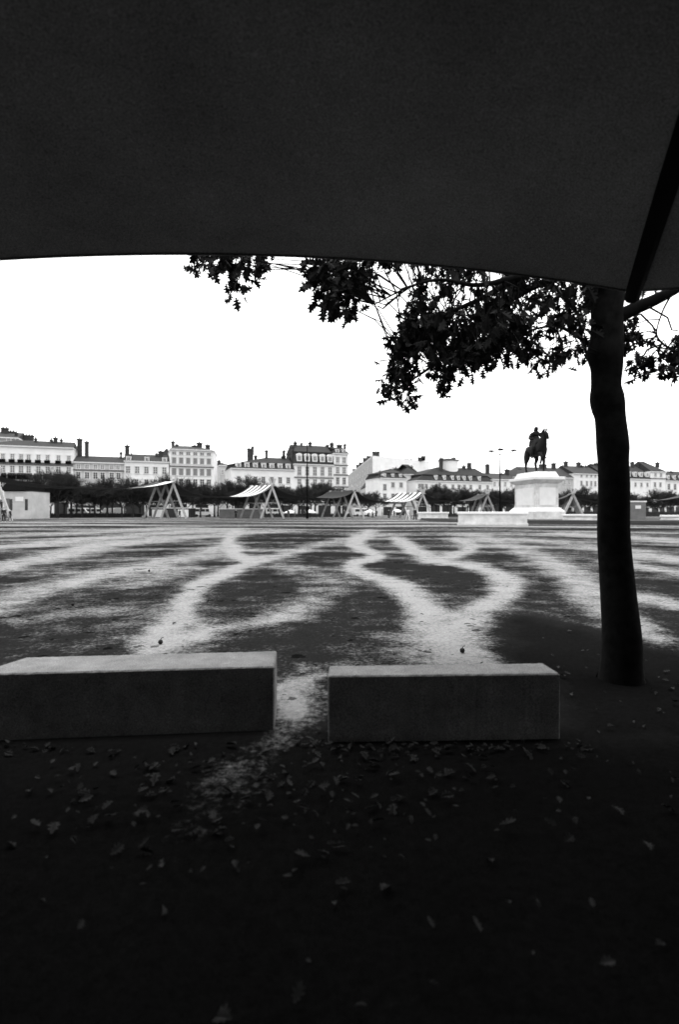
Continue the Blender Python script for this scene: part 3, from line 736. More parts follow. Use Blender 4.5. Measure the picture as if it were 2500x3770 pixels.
fang = math.atan2(fdir.y, fdir.x)
for row, zz in enumerate((5.0, 9.5, 14, 18.5)):
    for i in range(11):
        p = a + fdir * (6 + i * 9.6)
        w_ = link('window', window_mesh(1.3, 2.2, 'dark'), hb, (p.x + fnorm.x * .003, p.y + fnorm.y * .003, zz)); w_.rotation_euler = (0, 0, fang + math.pi)
for i, (f, wv, hh) in enumerate(((.05, 3, 2.2), (.22, 3, 2.4), (.36, 2.6, 3.2), (.5, 3, 2.5), (.62, 3, 2.6), (.8, 3, 2))):
    p = a + (d - a) * f + Vector((2.2, 0)); chimney_mb(p.x - wv / 2, p.x + wv / 2, p.y - .8, p.y + .8, 24.6, 24.7 + hh).build('chimney', M['chimney'], rf)
for px, wv, hh in ((1405, 3, 1.6), (1438, 1.2, .7), (1505, 1.6, .7), (1523, 1, .5), (1562, 3, 1.3), (1570, 1.6, 1.9)):
    x = (px - CX) / F * 228 - rel[0][0] - P2(1372, 215)[0]; chimney_mb(x - wv / 2, x + wv / 2, 20, 21.4, 24.6, 24.7 + hh).build('chimney', M['chimney'], rf)
bdir = Vector(rel[1]).normalized(); bang = math.atan2(bdir.y, bdir.x)
for px, zz in ((1560, 12), (1560, 17), (1482, 20.5), (1495, 18.5), (1500, 14)):
    k = (px - 1372) / 208; p = Vector(rel[1]) * k
    w_ = link('window', window_mesh(1.2, 1.6, 'dim'), hb, (p.x + bdir.y * .003, p.y - .003, zz)); w_.rotation_euler = (0, 0, bang)
m = MB(); x0 = (1392 - 1372) / F * 218; m.box(x0 - 1, x0 + 8, 8, 11, 8, 20.5); m.build('stair_turret', M['facade_dull'], hb)

W7 = S_of(1497) - S_of(1402); a7 = LINE0 + UX * S_of(1402); b7 = Vector(P2(1330, 255)) - a7
f7 = (b7.dot(UX), b7.dot(NX))
h7 = house('low white corner house with dark mansard and a flank of windows down the street', 'the low corner house', 1402, 1497, 1763, 1727, brk=1742, roof='roof', depth=13, hipl=6, hipr=2,
      rows=[(1783, 1805, [1417], 11, 'dark'), (1776, 1794, [1447, 1477], 12, 'grey'), (1818, 1840, [1417, 1447, 1477], 11, 'dark')], dormers=(1747, 1760, [1417, 1448, 1476], 9, 'dim', False),
      chims=[(1459, 9, 1720, 1740, 6), (1470, 7, 1729, 1742, 6)], seen=(1400, 1497))
m = MB(); m.hexa([(0, .3), (6, 12.9), (f7[0] + 8, f7[1]), f7], 0, [(0, .3), (6, 12.9), (f7[0] + 8, f7[1]), f7], 12.3); m.build('flank_wing', M['facade_dull'], h7)
m = MB(); m.hexa([(-.4, .2), (6.2, 12.9), (f7[0] + 8, f7[1]), (f7[0] - .4, f7[1])], 12.303, [(1.2, 3), (6.2, 12.9), (f7[0] + 8, f7[1]), (f7[0] + 1.3, f7[1])], 15.4); m.build('flank_roof', M['roof'], h7)
fd = Vector(f7).normalized(); fl = Vector(f7).length; fa = math.atan2(fd.y, fd.x)
for zz in (1.2, 5.2, 8.6):
    for i in range(12):
        p = Vector((0, .3)) + fd * (3 + i * (fl - 5) / 12)
        w_ = link('window', window_mesh(1.2, 2.1, 'dark'), h7, (p.x - fd.y * .003, p.y + fd.x * .003, zz)); w_.rotation_euler = (0, 0, fa + math.pi)

house('dark peaked pavilion roof with a white dormer wall between two mansards', 'the peaked pavilion roof', 1491, 1546, 1749, 1711, t0=7, depth=11, roof='roof', hipl=4.4, hipr=4.4, wall='facade', rows=[(1757, 1774, [1516], 6, 'dark')], shop=False,
      chims=[(1516, 3, 1714, 1722, 5)], seen=(1497, 1535))
h9 = house('long white house with a dark mansard of nine little dormers and a round white lantern', 'the long mansard house', 1533, 1812, 1772, 1722, brk=1748, roof='roof', hipl=9, hipr=2,
      rows=[(1782, 1798, [1545, 1556, 1570, 1607, 1638, 1668, 1690, 1711, 1734, 1767, 1796], 10, 'dark'), (1815, 1832, [1607, 1638, 1668, 1690, 1711, 1734, 1767], 10, 'dark')],
      dormers=(1753, 1768, [1607, 1638, 1668, 1690, 1711, 1734, 1767], 9, 'dim', False),
      chims=[(1729, 11, 1701, 1728, 6), (1796, 10, 1706, 1742, 6), (1709, 8, 1712, 1726, 6), (1625, 9, 1683, 1725, 4), (1671, 9, 1682, 1725, 8)])
s0 = S_of(1533); sc_ = S_of(1651, 7) - s0; z0 = Z(1651, 1730, 7); z1 = Z(1651, 1698, 7)
m = MB(); m.tube([(sc_, 7, z0 - 1), (sc_, 7, z1)], 3.6, 20); lt = m.build('lantern', M['facade'], h9)
m = MB(); m.tube([(sc_, 7, z1 + .003), (sc_, 7, z1 + .3), (sc_, 7, z1 + 1.0)], [4.0, 3.9, .6], 20); m.build('lantern_roof', M['roof'], lt)
house('low house with a plain roof between the lamp mast and the statue', 'the low house by the lamp mast', 1813, 1905, 1767, 1744, roof='roof_tile', wall='facade',
      rows=[(1775, 1789, [1822, 1840, 1861, 1884], 7, 'dim')], chims=[(1868, 11, 1725, 1748, 5), (1848, 6, 1740, 1750, 5)])
house('house behind the statue pedestal with rounded stacks and a white gable', 'the house behind the statue', 1906, 2112, 1757, 1722, roof='roof_tile', wall='facade_dull', hipl=5,
      rows=[(1768, 1782, [2080, 2096], 8, 'dim')], chims=[(1910, 16, 1724, 1752, 5), (1925, 10, 1730, 1750, 5), (2040, 11, 1702, 1730, 6), (2085, 10, 1696, 1730, 6), (2073, 8, 1712, 1730, 6), (2000, 26, 1706, 1735, 6)])
house('white house with two rows of small windows just left of the oak trunk', 'the white house left of the oak', 2113, 2212, 1746, 1718, roof='roof_tile', wall='facade',
      rows=[(1747, 1755, [2142, 2162, 2178, 2193], 7, 'dark'), (1771, 1788, [2142, 2162, 2178, 2193], 8, 'dark')], chims=[(2132, 11, 1699, 1735, 6), (2143, 7, 1711, 1725, 6), (2159, 5, 1712, 1725, 6), (2178, 8, 1705, 1730, 6), (2198, 14, 1702, 1725, 6)])
house('white house with a row of pale dormers behind and right of the oak trunk', 'the house right of the oak', 2213, 2395, 1762, 1716, brk=1738, roof='roof',
      rows=[(1776, 1790, [2318, 2341, 2363, 2385], 8, 'dark')], dormers=(1740, 1756, [2318, 2341, 2363, 2385], 14, 'dim', False), chims=[(2330, 8, 1698, 1720, 6), (2354, 10, 1705, 1720, 6)])
house('white end house with a tall dark hipped roof right of the oak trunk', 'the tall hipped roof house', 2396, 2453, 1738, 1702, roof='roof', hipr=5, hipl=1, wall='facade',
      rows=[(1742, 1754, [2415, 2435], 9, 'dim'), (1776, 1792, [2413, 2433], 9, 'dark')], chims=[(2372, 9, 1700, 1718, 6), (2423, 8, 1700, 1712, 6)], bands=[1761])
house('lower white house with dark roof at the right edge of the picture', 'the house at the right edge', 2454, 2580, 1772, 1737, roof='roof', brk=1752,
      rows=[(1782, 1802, [2464, 2487, 2510, 2533], 11, 'dark'), (1818, 1832, [2464, 2487, 2510], 9, 'dim')], dormers=(1752, 1768, [2463, 2486, 2510], 10, 'dim', False), chims=[(2473, 9, 1733, 1745, 5)])
# church spire behind the white house
sp = thing('church_spire', 'small pointed church spire with a cross behind the white house', 'spire', P2(613, 190) + (0,))
zt = lambda py: H + (CY - py) * 190 / F
m = MB(); m.box(-1.6, 1.6, -1.6, 1.6, 0, zt(1680)); m.build('tower', M['facade_grey'], sp)
m = MB(); m.hexa([(-1.8, -1.8), (1.8, -1.8), (1.8, 1.8), (-1.8, 1.8)], zt(1680) + .003, [(-.08, -.08), (.08, -.08), (.08, .08), (-.08, .08)], zt(1650)); m.build('spire_roof', M['roof'], sp)
m = MB(); m.tube([(0, 0, zt(1650)), (0, 0, zt(1627))], .09, 5); m.tube([(-.7, 0, zt(1633)), (.7, 0, zt(1633))], .08, 5); m.build('cross', M['iron'], sp)

# ------------------------------------------------------------ statue, pedestal, parapets
SD = 62.0
sc = Vector(((1981 - CX) / F * SD, SD))
hd = R(-80)                                     # heading of the horse: to the right and towards us
ctr = Vector(((1979 - CX) / F * (SD + 1.2), SD + 1.6))
zs = lambda py: H + (CY - py) * SD / F
def build_statue():
    pl = thing('pedestal', 'tall white stone pedestal with wide cornice under the bronze rider', 'pedestal', (ctr.x, ctr.y, 0), hd)
    Lh, Wh = 2.5, 1.45
    def blk(name, a, b, z0, z1, a2=None, b2=None, mm='stone', bev=.04):
        a2 = a if a2 is None else a2; b2 = b if b2 is None else b2
        m = MB(); m.hexa([(-a, -b), (a, -b), (a, b), (-a, b)], z0, [(-a2, -b2), (a2, -b2), (a2, b2), (-a2, b2)], z1); return m.build(name, M[mm], pl, bevel=bev)
    blk('plinth', Lh + .55, Wh + .55, 0, zs(1883))
    blk('base_moulding', Lh + .55, Wh + .55, zs(1883) + .003, zs(1868), Lh + .1, Wh + .1, 'stone_cap')
    d_ = blk('die', Lh, Wh, zs(1868) + .003, zs(1781))
    m = MB(); z0, z1 = zs(1860), zs(1796)
    m.box(-Lh + .5, Lh - .5, -Wh - .04, -Wh - .003, z0, z1); m.box(Lh + .003, Lh + .04, -Wh + .4, Wh - .4, z0, z1); m.build('panel', M['stone_cap'], d_, bevel=.02)
    blk('cornice', Lh + .05, Wh + .05, zs(1781) + .003, zs(1768), Lh + .5, Wh + .5)
    blk('cornice_slab', Lh + .55, Wh + .55, zs(1768) + .003, zs(1757), mm='stone_cap')
    blk('top_block', Lh + .1, Wh + .05, zs(1757) + .003, zs(1737), Lh - .25, Wh - .2)
    zb = zs(1737)
    s = thing('equestrian_statue', 'dark bronze statue of a rider on a prancing horse atop the white pedestal', 'statue', (ctr.x, ctr.y, zb + .003), hd)
    k = 2.05
    def V(x, y, z): return (x * k, y * k, z * k)
    N = [(V(-.42, 0, 1.42), (.33 * k, .31 * k)), (V(-.78, 0, 1.42), (.27 * k, .25 * k)), (V(0, 0, 1.34), (.33 * k, .33 * k)), (V(.42, 0, 1.34), (.33 * k, .31 * k)), (V(.70, 0, 1.44), (.25 * k, .25 * k)),
         (V(.80, 0, 1.78), (.18 * k, .23 * k)), (V(.88, .02, 2.08), (.13 * k, .17 * k)), (V(.95, .04, 2.34), (.11 * k, .12 * k)), (V(1.10, .06, 2.18), (.095 * k, .10 * k)), (V(1.20, .08, 1.95), (.06 * k, .07 * k)), (V(1.23, .09, 1.86), (.055 * k, .055 * k))]
    E = [(0, 1), (0, 2), (2, 3), (3, 4), (4, 5), (5, 6), (6, 7), (7, 8), (8, 9), (9, 10)]
    def leg(root, pts):
        prev = root
        for (x, y, z, r) in pts:
            N.append((V(x, y, z), r * k)); E.append((prev, len(N) - 1)); prev = len(N) - 1
    leg(1, [(-.66, -.20, 1.10, .17), (-.58, -.20, .88, .115), (-.84, -.20, .60, .072), (-.80, -.20, .24, .048), (-.74, -.20, .10, .055), (-.69, -.20, .03, .075)])
    leg(0, [(-.40, .20, 1.08, .17), (-.26, .20, .86, .115), (-.46, .20, .58, .072), (-.34, .20, .24, .048), (-.28, .20, .10, .055), (-.23, .20, .03, .075)])
    leg(3, [(.50, .20, 1.05, .13), (.50, .20, .86, .10), (.54, .20, .56, .07), (.50, .20, .22, .045), (.53, .20, .10, .055), (.58, .20, .03, .072)])
    leg(4, [(.72, -.20, 1.14, .13), (.92, -.20, .98, .095), (1.06, -.20, .90, .07), (.98, -.20, .62, .045), (.92, -.20, .54, .05), (.86, -.20, .48, .065)])
    N = [((p[0] * .93, p[1] * 1.08, p[2]), tuple(q * 1.22 for q in r) if hasattr(r, '__len__') else r * 1.15) for p, r in N]
    skin('horse', N, E, M['bronze'], s, 2)
    hs = s.children[0]
    # tail and mane
    skin('tail', [(V(-1.00, 0, 1.52), .07 * k), (V(-1.14, 0, 1.36), .10 * k), (V(-1.17, 0, 1.0), .13 * k), (V(-1.12, 0, .62), .10 * k), (V(-1.10, 0, .38), .03 * k)], [(i, i + 1) for i in range(4)], M['bronze'], hs, 1)
    for sy in (-.05, .09):
        m = MB(); m.tube([V(.93, sy, 2.36), V(.95, sy, 2.46), V(.97, sy, 2.55)], [.05 * k, .05 * k, .02 * k], 8); m.build('ear', M['bronze'], hs, smooth=True)
    skin('mane', [(V(.62, 0, 1.86), .09 * k), (V(.72, -.06, 2.12), .09 * k), (V(.84, -.05, 2.38), .08 * k), (V(.98, -.02, 2.46), .04 * k)], [(0, 1), (1, 2), (2, 3)], M['bronze'], hs, 1)
    m = MB(); m.hexa([(-.36 * k, -.36 * k), (.34 * k, -.36 * k), (.34 * k, .36 * k), (-.36 * k, .36 * k)], 1.36 * k, [(-.3 * k, -.22 * k), (.28 * k, -.22 * k), (.28 * k, .22 * k), (-.3 * k, .22 * k)], 1.70 * k); m.build('saddle_cloth', M['bronze'], hs, bevel=.06)
    # the rider, one continuous body
    N2 = [(V(0, 0, 1.80), (.22 * k, .19 * k)), (V(-.02, 0, 2.02), (.20 * k, .17 * k)), (V(-.02, 0, 2.24), (.24 * k, .18 * k)), (V(0, 0, 2.40), (.16 * k, .13 * k)), (V(.03, 0, 2.50), .075 * k), (V(.05, 0, 2.58), (.10 * k, .105 * k)), (V(.06, 0, 2.70), (.095 * k, .10 * k)), (V(.05, 0, 2.77), .06 * k)]
    E2 = [(i, i + 1) for i in range(7)]
    def chain(root, pts):
        prev = root
        for (x, y, z, r) in pts:
            N2.append((V(x, y, z), r * k)); E2.append((prev, len(N2) - 1)); prev = len(N2) - 1
    for sy in (-1, 1):
        chain(0, [(.20, .28 * sy, 1.66, .13), (.38, .40 * sy, 1.44, .105), (.30, .42 * sy, 1.16, .08), (.22, .42 * sy, .92, .055), (.36, .44 * sy, .86, .05)])
    chain(3, [(.02, -.30, 2.30, .09), (-.02, -.42, 2.05, .075), (.22, -.44, 1.98, .055), (.36, -.36, 2.02, .05)])
    chain(3, [(.02, .30, 2.30, .09), (.06, .40, 2.04, .075), (.32, .26, 1.98, .055), (.46, .14, 1.98, .05)])
    N2 = [(p, tuple(q * 1.12 for q in r) if hasattr(r, '__len__') else r * 1.2) for p, r in N2]
    rd = skin('rider', N2, E2, M['bronze'], s, 2)
    skin('cloak', [(V(-.08, 0, 2.36), (.26 * k, .10 * k)), (V(-.22, 0, 2.05), (.28 * k, .10 * k)), (V(-.36, 0, 1.74), (.30 * k, .10 * k)), (V(-.5, 0, 1.6), (.2 * k, .06 * k))], [(0, 1), (1, 2), (2, 3)], M['bronze'], rd, 1)
    skin('hair', [(V(.05, 0, 2.76), (.09 * k, .09 * k)), (V(.02, 0, 2.68), (.13 * k, .12 * k)), (V(-.02, 0, 2.54), (.14 * k, .11 * k)), (V(-.04, 0, 2.42), (.13 * k, .08 * k))], [(0, 1), (1, 2), (2, 3)], M['bronze'], rd, 1)
build_statue()
# low stone platform
m = MB()
pA = gnd(1545, 1917); pB = gnd(2700, 1941)
m.hexa([(pA.x, pA.y), (17, 52.5), (pB.x + 14, pB.y + 6), (pB.x + 16, 90), (pA.x + 4, 92)], 0, [(pA.x + .3, pA.y + .3), (17.2, 52.8), (pB.x + 13.7, pB.y + 6.3), (pB.x + 15.7, 89.7), (pA.x + 4.2, 91.7)], .34)
tag(m.build('platform', M['step']), kind='structure')
def parapet(label, px0, px1, d0, d1, top0, base, th=.7):
    A_ = Vector(P2(px0, d0)); B_ = Vector(P2(px1, d1)); u = (B_ - A_); L = u.length; a = math.atan2(u.y, u.x)
    zt_ = H + (CY - top0) * d0 / F
    t = thing('parapet', label, 'parapet', (A_.x, A_.y, 0), a, 'white stone parapets round the statue')
    m = MB(); m.box(.1, L - .1, .08, th - .08, base, zt_ - .24); m.box(.02, L - .02, 0, th, base, base + .22)
    m.build('body', M['stone'], t, bevel=.02)
    m = MB(); m.box(0, L, -.06, th + .06, zt_ - .237, zt_); m.build('coping', M['stone_cap'], t, bevel=.04)
parapet('large white stone parapet with thick coping in front and left of the pedestal', 1683, 1947, 46.5, 44.6, 1884, 0, 1.0)
parapet('distant white stone parapet behind the two walkers', 1537, 1645, 74, 71, 1885, .2)
parapet('white stone parapet between the pedestal and the oak trunk', 2070, 2205, 57, 54, 1893, .2)
parapet('white stone parapet at the right edge of the picture', 2434, 2620, 57, 55, 1896, .2)
# grey site hut behind the oak
def hut(name, label, cat, px0, px1, d, top, wall='hut', dep=2.6, roof='white', z0=0.0, sign=True, rz=0):
    A_ = P2(px0, d); L = (px1 - px0) / F * d; zt_ = H + (CY - top) * d / F
    t = thing(name, label, cat, (A_[0], A_[1], 0), rz)
    m = MB(); m.box(0, L, 0, dep, z0, zt_ - .16); m.build('wall', M[wall], t, bevel=.01)
    m = MB(); m.box(-.06, L + .06, -.08, dep + .06, zt_ - .157, zt_); m.build('roof', M[roof], t)
    if sign:
        m = MB(); m.box(L * .42, L * .72, -.04, -.003, zt_ * .62, zt_ * .78); m.build('sign', M['white'], t)
        m = MB(); m.box(L * .02, L * .2, -.03, -.003, z0 + .1, z0 + (zt_ - z0) * .72); m.build('door', M['cloth_grey'], t)
    return t, L, zt_
hut('site_hut', 'grey box hut with a white roof edge and sign right of the oak trunk', 'hut', 2312, 2380, 64, 1844, z0=.2)
hut('site_hut', 'long low grey hut with a thin pale roof between the two left trestles', 'hut', 806, 965, 102, 1872, sign=False)
t, L, zt_ = hut('kiosk', 'cream plaza kiosk with a heavy dark roof at the far left', 'kiosk', 14, 112, 92, 1806, wall='facade_dull', roof='roof', dep=6)
m = MB(); m.hexa([(-.5, -.5), (L * .8, -.5), (L * .8, 6.2), (-.5, 6.2)], zt_ + .003, [(.2, .5), (L * .72, .5), (L * .72, 5.5), (.2, 5.5)], zt_ + 1.7); m.build('attic', M['iron'], t)
for f in (.2, .78): m = MB(); m.box(L * f, L * f + .5, -.04, -.003, zt_ * .3, zt_ * .7); m.build('window', M['glass'], t)
t, L, zt_ = hut('kiosk', 'low flat roofed kiosk with white panels seen between trestle legs', 'kiosk', 556, 700, 112, 1869, wall='shop', dep=4, sign=False)
for f0, f1 in ((.02, .30), (.68, .95)):
    m = MB(); m.box(L * f0, L * f1, -.05, -.003, .1, zt_ - .4); m.build('panel', M['facade'], t)

# ------------------------------------------------------------ timber trestles and the striped canvas slung over them
def trestle(label, frames, D, zc, half, topx=.55, dD=1.9, mats=('wood', 'wood', 'wood_dull')):
    """frames: bearings of the crossings, nearest last; scissor legs crossing at height zc"""
    n = len(frames); P0 = Vector(P2(frames[-1], D))
    t = thing('trestle', label, 'trestle', (P0.x, P0.y, 0), 0, 'timber trestles across the plaza')
    tops = []
    for i, px in enumerate(frames):
        d = D + dD * (n - 1 - i); p = Vector(P2(px, d)) - P0
        k = zc / half
        mm = M['wood'] if i == n - 1 else M['wood_dull']
        for s in (-1, 1):
            y = p.y + .09 * s
            m = MB(); m.bar((p.x - s * half, y, 0), (p.x + s * topx * (1 if i == n - 1 else .3), y, zc + topx * (1 if i == n - 1 else .3) * k), .36, .26); m.build('leg', mm, t)
        m = MB(); m.bar((p.x - half * .5, p.y + .22, zc * .5), (p.x + half * .5, p.y + .22, zc * .5), .12, .1); m.build('crossbar', M['wood_dull'], t)
        tops.append(Vector((p.x + P0.x, p.y + P0.y, zc + .15)))
    a, b = tops[0] - Vector((P0.x, P0.y, 0)), tops[-1] - Vector((P0.x, P0.y, 0)); ex = (b - a).normalized() * .6
    m = MB(); m.tube([a - ex, b + ex], .12, 8); m.build('ridge_pole', M['wood_dull'], t)
    return tops
T0 = trestle('timber trestle partly cut off at the left edge of the picture', [-60, -40, -14], 68, 5.6, 2.0)
T1 = trestle('timber trestle standing before the shuttered corner house', [574, 609, 638], 94, 6.4, 2.35)
T2 = trestle('timber trestle under the striped canvas before the house with seven dormers', [925, 963, 1002], 96, 5.9, 2.15)
T3 = trestle('timber trestle standing before the narrow end house', [1218, 1262, 1305], 96, 4.9, 1.85)
T4 = trestle('timber trestle behind the two walkers', [1467, 1506, 1557], 100, 4.6, 1.9)
T5 = trestle('timber trestle half hidden behind the large white parapet', [1762, 1778, 1796], 106, 4.6, 1.9)
T6 = trestle('timber trestle between the pedestal and the oak trunk', [2096, 2104, 2112], 92, 4.2, 2.0)
T7 = trestle('timber trestle beyond the right edge of the picture', [2560, 2580, 2600], 84, 5.0, 2.0)
def canvas(label, A_, B_, sag, pw=3.6, kind='dark', wA=1.0, wB=1.0, liftA=.25, liftB=.25):
    nu, nv = 48, 22; v_, f_, st = [], [], []
    o = (A_[0] + B_[0]) / 2; o.z = 0
    for i in range(nu + 1):
        u = i / nu
        for j in range(nv + 1):
            v = j / nv
            a = A_[0].lerp(A_[-1], .5 + (v - .5) * wA * 1.15); b = B_[0].lerp(B_[-1], .5 + (v - .5) * wB * 1.15)
            p = a.lerp(b, u); p.z += liftA * (1 - u) + liftB * u - sag * (1 - abs(2 * u - 1) ** pw)
            p.z -= .16 * math.sin(math.pi * v) * (1 - abs(2 * u - 1)) 
            hem = v > .93
            st.append(.17 if (kind == 'white' and u > .7 and v > .5) else v if (kind == 'striped' and u > .74) else .05)
            v_.append(tuple(p - o))
    for i in range(nu):
        for j in range(nv):
            q = i * (nv + 1) + j; f_.append((q, q + 1, q + nv + 2, q + nv + 1))
    me = bpy.data.meshes.new('striped_canvas'); me.from_pydata(v_, [], f_)
    a_ = me.attributes.new('stripe', 'FLOAT', 'POINT'); a_.data.foreach_set('value', st)
    me.materials.append(M['stripes']); me.polygons.foreach_set('use_smooth', [True] * len(f_))
    ob = link('striped_canvas', me, None, o); ob.modifiers.new('thickness', 'SOLIDIFY').thickness = .03
    tag(ob, label, 'canvas', 'striped canvas slung between trestles')
canvas('long dark canvas strip slung in from the left edge to the first full trestle', T0, T1, 1.4, 3.0, 'white')
canvas('canvas strip sagging between the shuttered corner house and the seven dormers', T1, T2, 2.5, 3.6, 'striped')
canvas('canvas strip hanging between trestles before the house with arched dormers', T2, T3, 1.9)
canvas('canvas strip rising in bright stripes to the trestle behind the walkers', T3, T4, 2.0, 3.6, 'striped')
canvas('canvas strip hanging before the long mansard house', T4, T5, 1.6)
canvas('canvas strip slung behind the pedestal of the statue', T5, T6, 1.6)
canvas('canvas strip hanging behind the oak trunk at the right', T6, T7, 2.0)

# ------------------------------------------------------------ lamp masts
def mast(label, px, d, top, arms):
    A_ = P2(px, d); zt_ = H + (CY - top) * d / F
    t = thing('lamp_mast', label, 'lamp mast', A_ + (0,), 0, 'tall lamp masts on the plaza')
    m = MB(); m.tube([(0, 0, 0), (0, 0, 2.2), (0, 0, 2.3), (0, 0, zt_ * .7), (0, 0, zt_)], [.26, .24, .15, .10, .035], 10); m.build('pole', M['iron'], t, smooth=False)
    if arms:
        z = H + (CY - 1672) * d / F
        pts = [(-1.9, 0, z + .5), (-1.2, 0, z + .15), (0, 0, z - .15), (1.5, 0, z + .1), (2.7, 0, z + .6)]
        m = MB(); m.tube(pts, .07, 6); m.tube([(-1.9, .3, z + .5), (0, 0, z + .75), (.6, 0, z + .7)], .05, 6); m.build('arm', M['iron'], t)
        for x, zz in ((-1.7, z + .45), (2.6, z + .62), (0.1, z + .8)):
            m = MB(); m.hexa([(x - .55, -.3), (x + .55, -.3), (x + .55, .3), (x - .55, .3)], zz, [(x - .3, -.15), (x + .3, -.15), (x + .3, .15), (x - .3, .15)], zz + .28); m.build('lamp_head', M['iron'], t)
mast('tall thin lamp mast with spread arms left of the statue', 1842, 98, 1634, True)
mast('tall bare mast in front of the house with arched dormers', 1131, 92, 1609, False)

# ------------------------------------------------------------ bare plane trees in front of the houses
def bare_tree(seed, hgt):
    rnd = random.Random(seed); trunk, crown = MB(), MB()
    trunk.tube([(0, 0, 0), (.05, 0, hgt * .15), (0, .04, hgt * .34)], [.26, .2, .16], 7)
    tips = []
    def grow(p, d, L, r, lev):
        q = p + d * L * .5 + Vector((rnd.gauss(0, .08), rnd.gauss(0, .08), 0)) * L; e = p + d * L
        r = max(r, .014); crown.tube([p, q, e], [r, r * .8, r * .55], 4 if lev < 2 else 3, cap=False)
        if lev == 4: return
        for k in range((7, 6, 6, 5)[lev]):
            b = p.lerp(e, rnd.uniform(.35, 1.0))
            nd = (d + Vector((rnd.gauss(0, .55), rnd.gauss(0, .55), rnd.gauss(.12, .35)))).normalized()
            grow(b, nd, L * rnd.uniform(.5, .72), r * .55, lev + 1)
    for k in range(6):
        a = k * 1.047 + rnd.uniform(-.4, .4)
        grow(Vector((0, 0, hgt * rnd.uniform(.26, .36))), Vector((math.cos(a) * .8, math.sin(a) * .8, rnd.uniform(.6, 1.3))).normalized(), hgt * .34, .085, 0) if k else grow(Vector((0, 0, hgt * .33)), Vector((.05, 0, 1)), hgt * .36, .09, 0)
    return trunk.mesh('trunk', M['twig']), crown.mesh('crown', M['twig'])
BT = [bare_tree(3, 8.6), bare_tree(11, 8.0), bare_tree(23, 9.2)]
ORD = ['first', 'second', 'third', 'fourth', 'fifth', 'sixth', 'seventh', 'eighth', 'ninth', 'tenth', 'eleventh', 'twelfth']
spots = []
for row_, kk, x in ((0, .76, 118), (1, .87, 134)):
    while x < 2560:
        if not (1385 < x < 1540 or 1278 < x < 1320): spots.append((x, row_, kk, random.uniform(-2, 2)))
        x += random.uniform(38, 58)
cnt = {}
def house_at(px):
    b = [h for h in HOUSES if h[0] <= px < h[1]]
    return b[-1][2] if b else 'the street gap'
for px, row_, *_ in spots: cnt[(house_at(px), row_)] = cnt.get((house_at(px), row_), 0) + 1
seen_n = {}
for i, (px, row_, kk, dy) in enumerate(spots):
    d = dist(px) * kk + dy; P = P2(px, d); nm = house_at(px); k = seen_n.get((nm, row_), 0); seen_n[(nm, row_)] = k + 1
    rn = ('front', 'rear')[row_]
    if cnt[(nm, row_)] == 1: lb = 'bare dark %s row tree before %s' % (rn, nm)
    else: lb = 'bare dark %s row tree, %s from left before %s' % (rn, ORD[k], nm)
    t = thing('bare_tree', lb, 'tree', P + (0,), random.uniform(0, 6.28), 'bare trees in front of the houses')
    s = random.uniform(.76, 1.1) * (1.0 if px < 1300 else .93); t.scale = (s * 1.12, s * 1.12, s)
    a, b = BT[i % 3]
    link('trunk', a, t); link('crown', b, t)
# dark clipped hedge line along the street
def hedge(label, px0, px1, k, hh):
    A_, B_ = Vector(P2(px0, dist(px0) * k)), Vector(P2(px1, dist(px1) * k)); u = B_ - A_; L = u.length
    m = MB(); rnd = random.Random(int(px0))
    n = int(L * 60)
    for i in range(n):
        p = Vector((rnd.uniform(0, L), rnd.uniform(-.5, .5), hh * rnd.random() ** .8))
        dd = Vector((rnd.gauss(0, 1), rnd.gauss(0, 1), rnd.gauss(0, 1))).normalized() * .16; ee = dd.orthogonal().normalized() * .1
        m.face([p - dd, p + ee, p + dd, p - ee])
    m.box(0, L, -.38, .38, 0, hh * .8)
    o = m.build('hedge', M['twig'], None, loc=(A_.x, A_.y, 0)); o.rotation_euler = (0, 0, math.atan2(u.y, u.x))
    tag(o, label, 'hedge')
hedge('low dark hedge along the street at the far left', 90, 520, .80, 1.0)
hedge('low dark hedge behind the middle trestles', 960, 1290, .74, .9)
hedge('low dark hedge between the walkers and the big parapet', 1560, 1690, .72, 1.0)
hedge('dark hedge behind the pedestal and the oak trunk', 2060, 2540, .68, 1.6)

# ------------------------------------------------------------ vans, parasols, people near the far street
def van(label, px, d, rz=0.0):
    t = thing('parked_van', label, 'van', P2(px, d) + (0,), AL + rz, 'pale vans parked along the street')
    m = MB(); prof = [(-2.4, .4), (2.5, .4), (2.5, 1.05), (1.9, 1.3), (1.35, 2.15), (-2.4, 2.25)]
    i = len(m.v); n = len(prof); m.v += [(x, -.95, z) for x, z in prof] + [(x, .95, z) for x, z in prof]
    m.f.append(tuple(range(i, i + n))); m.f.append(tuple(range(i + 2 * n - 1, i + n - 1, -1))); m.m += [0, 0]
    for j in range(n): m.f.append((i + j, i + n + j, i + n + (j + 1) % n, i + (j + 1) % n)); m.m.append(0)
    m.build('body', M['white'], t, bevel=.06, fix=True)
    for x0, x1 in ((-2.1, -.8), (-.6, .5), (.65, 1.45)):
        m = MB(); m.box(x0, x1, -.975, -.955, 1.3, 1.95); m.build('side_window', M['glass'], t)
    for x_ in (-1.5, 1.6):
        for y_ in (-.9, .9):
            m = MB(); m.tube([(x_, y_ - .1, .34), (x_, y_ + .1, .34)], .34, 14); m.build('wheel', M['rubber'], t)
    return t
van('white van behind the hedge at the left, nearest the kiosk', 288, 128)
van('white van behind the hedge in front of the low dull house', 345, 131)
van('white van behind the hedge before the white house with dormers', 405, 131, math.pi)
van('white van standing behind the trestle before the shuttered corner house', 745, 128)
van('white van parked before the house with seven dormers', 1010, 134)
van('white van parked at the mouth of the side street', 1330, 140)
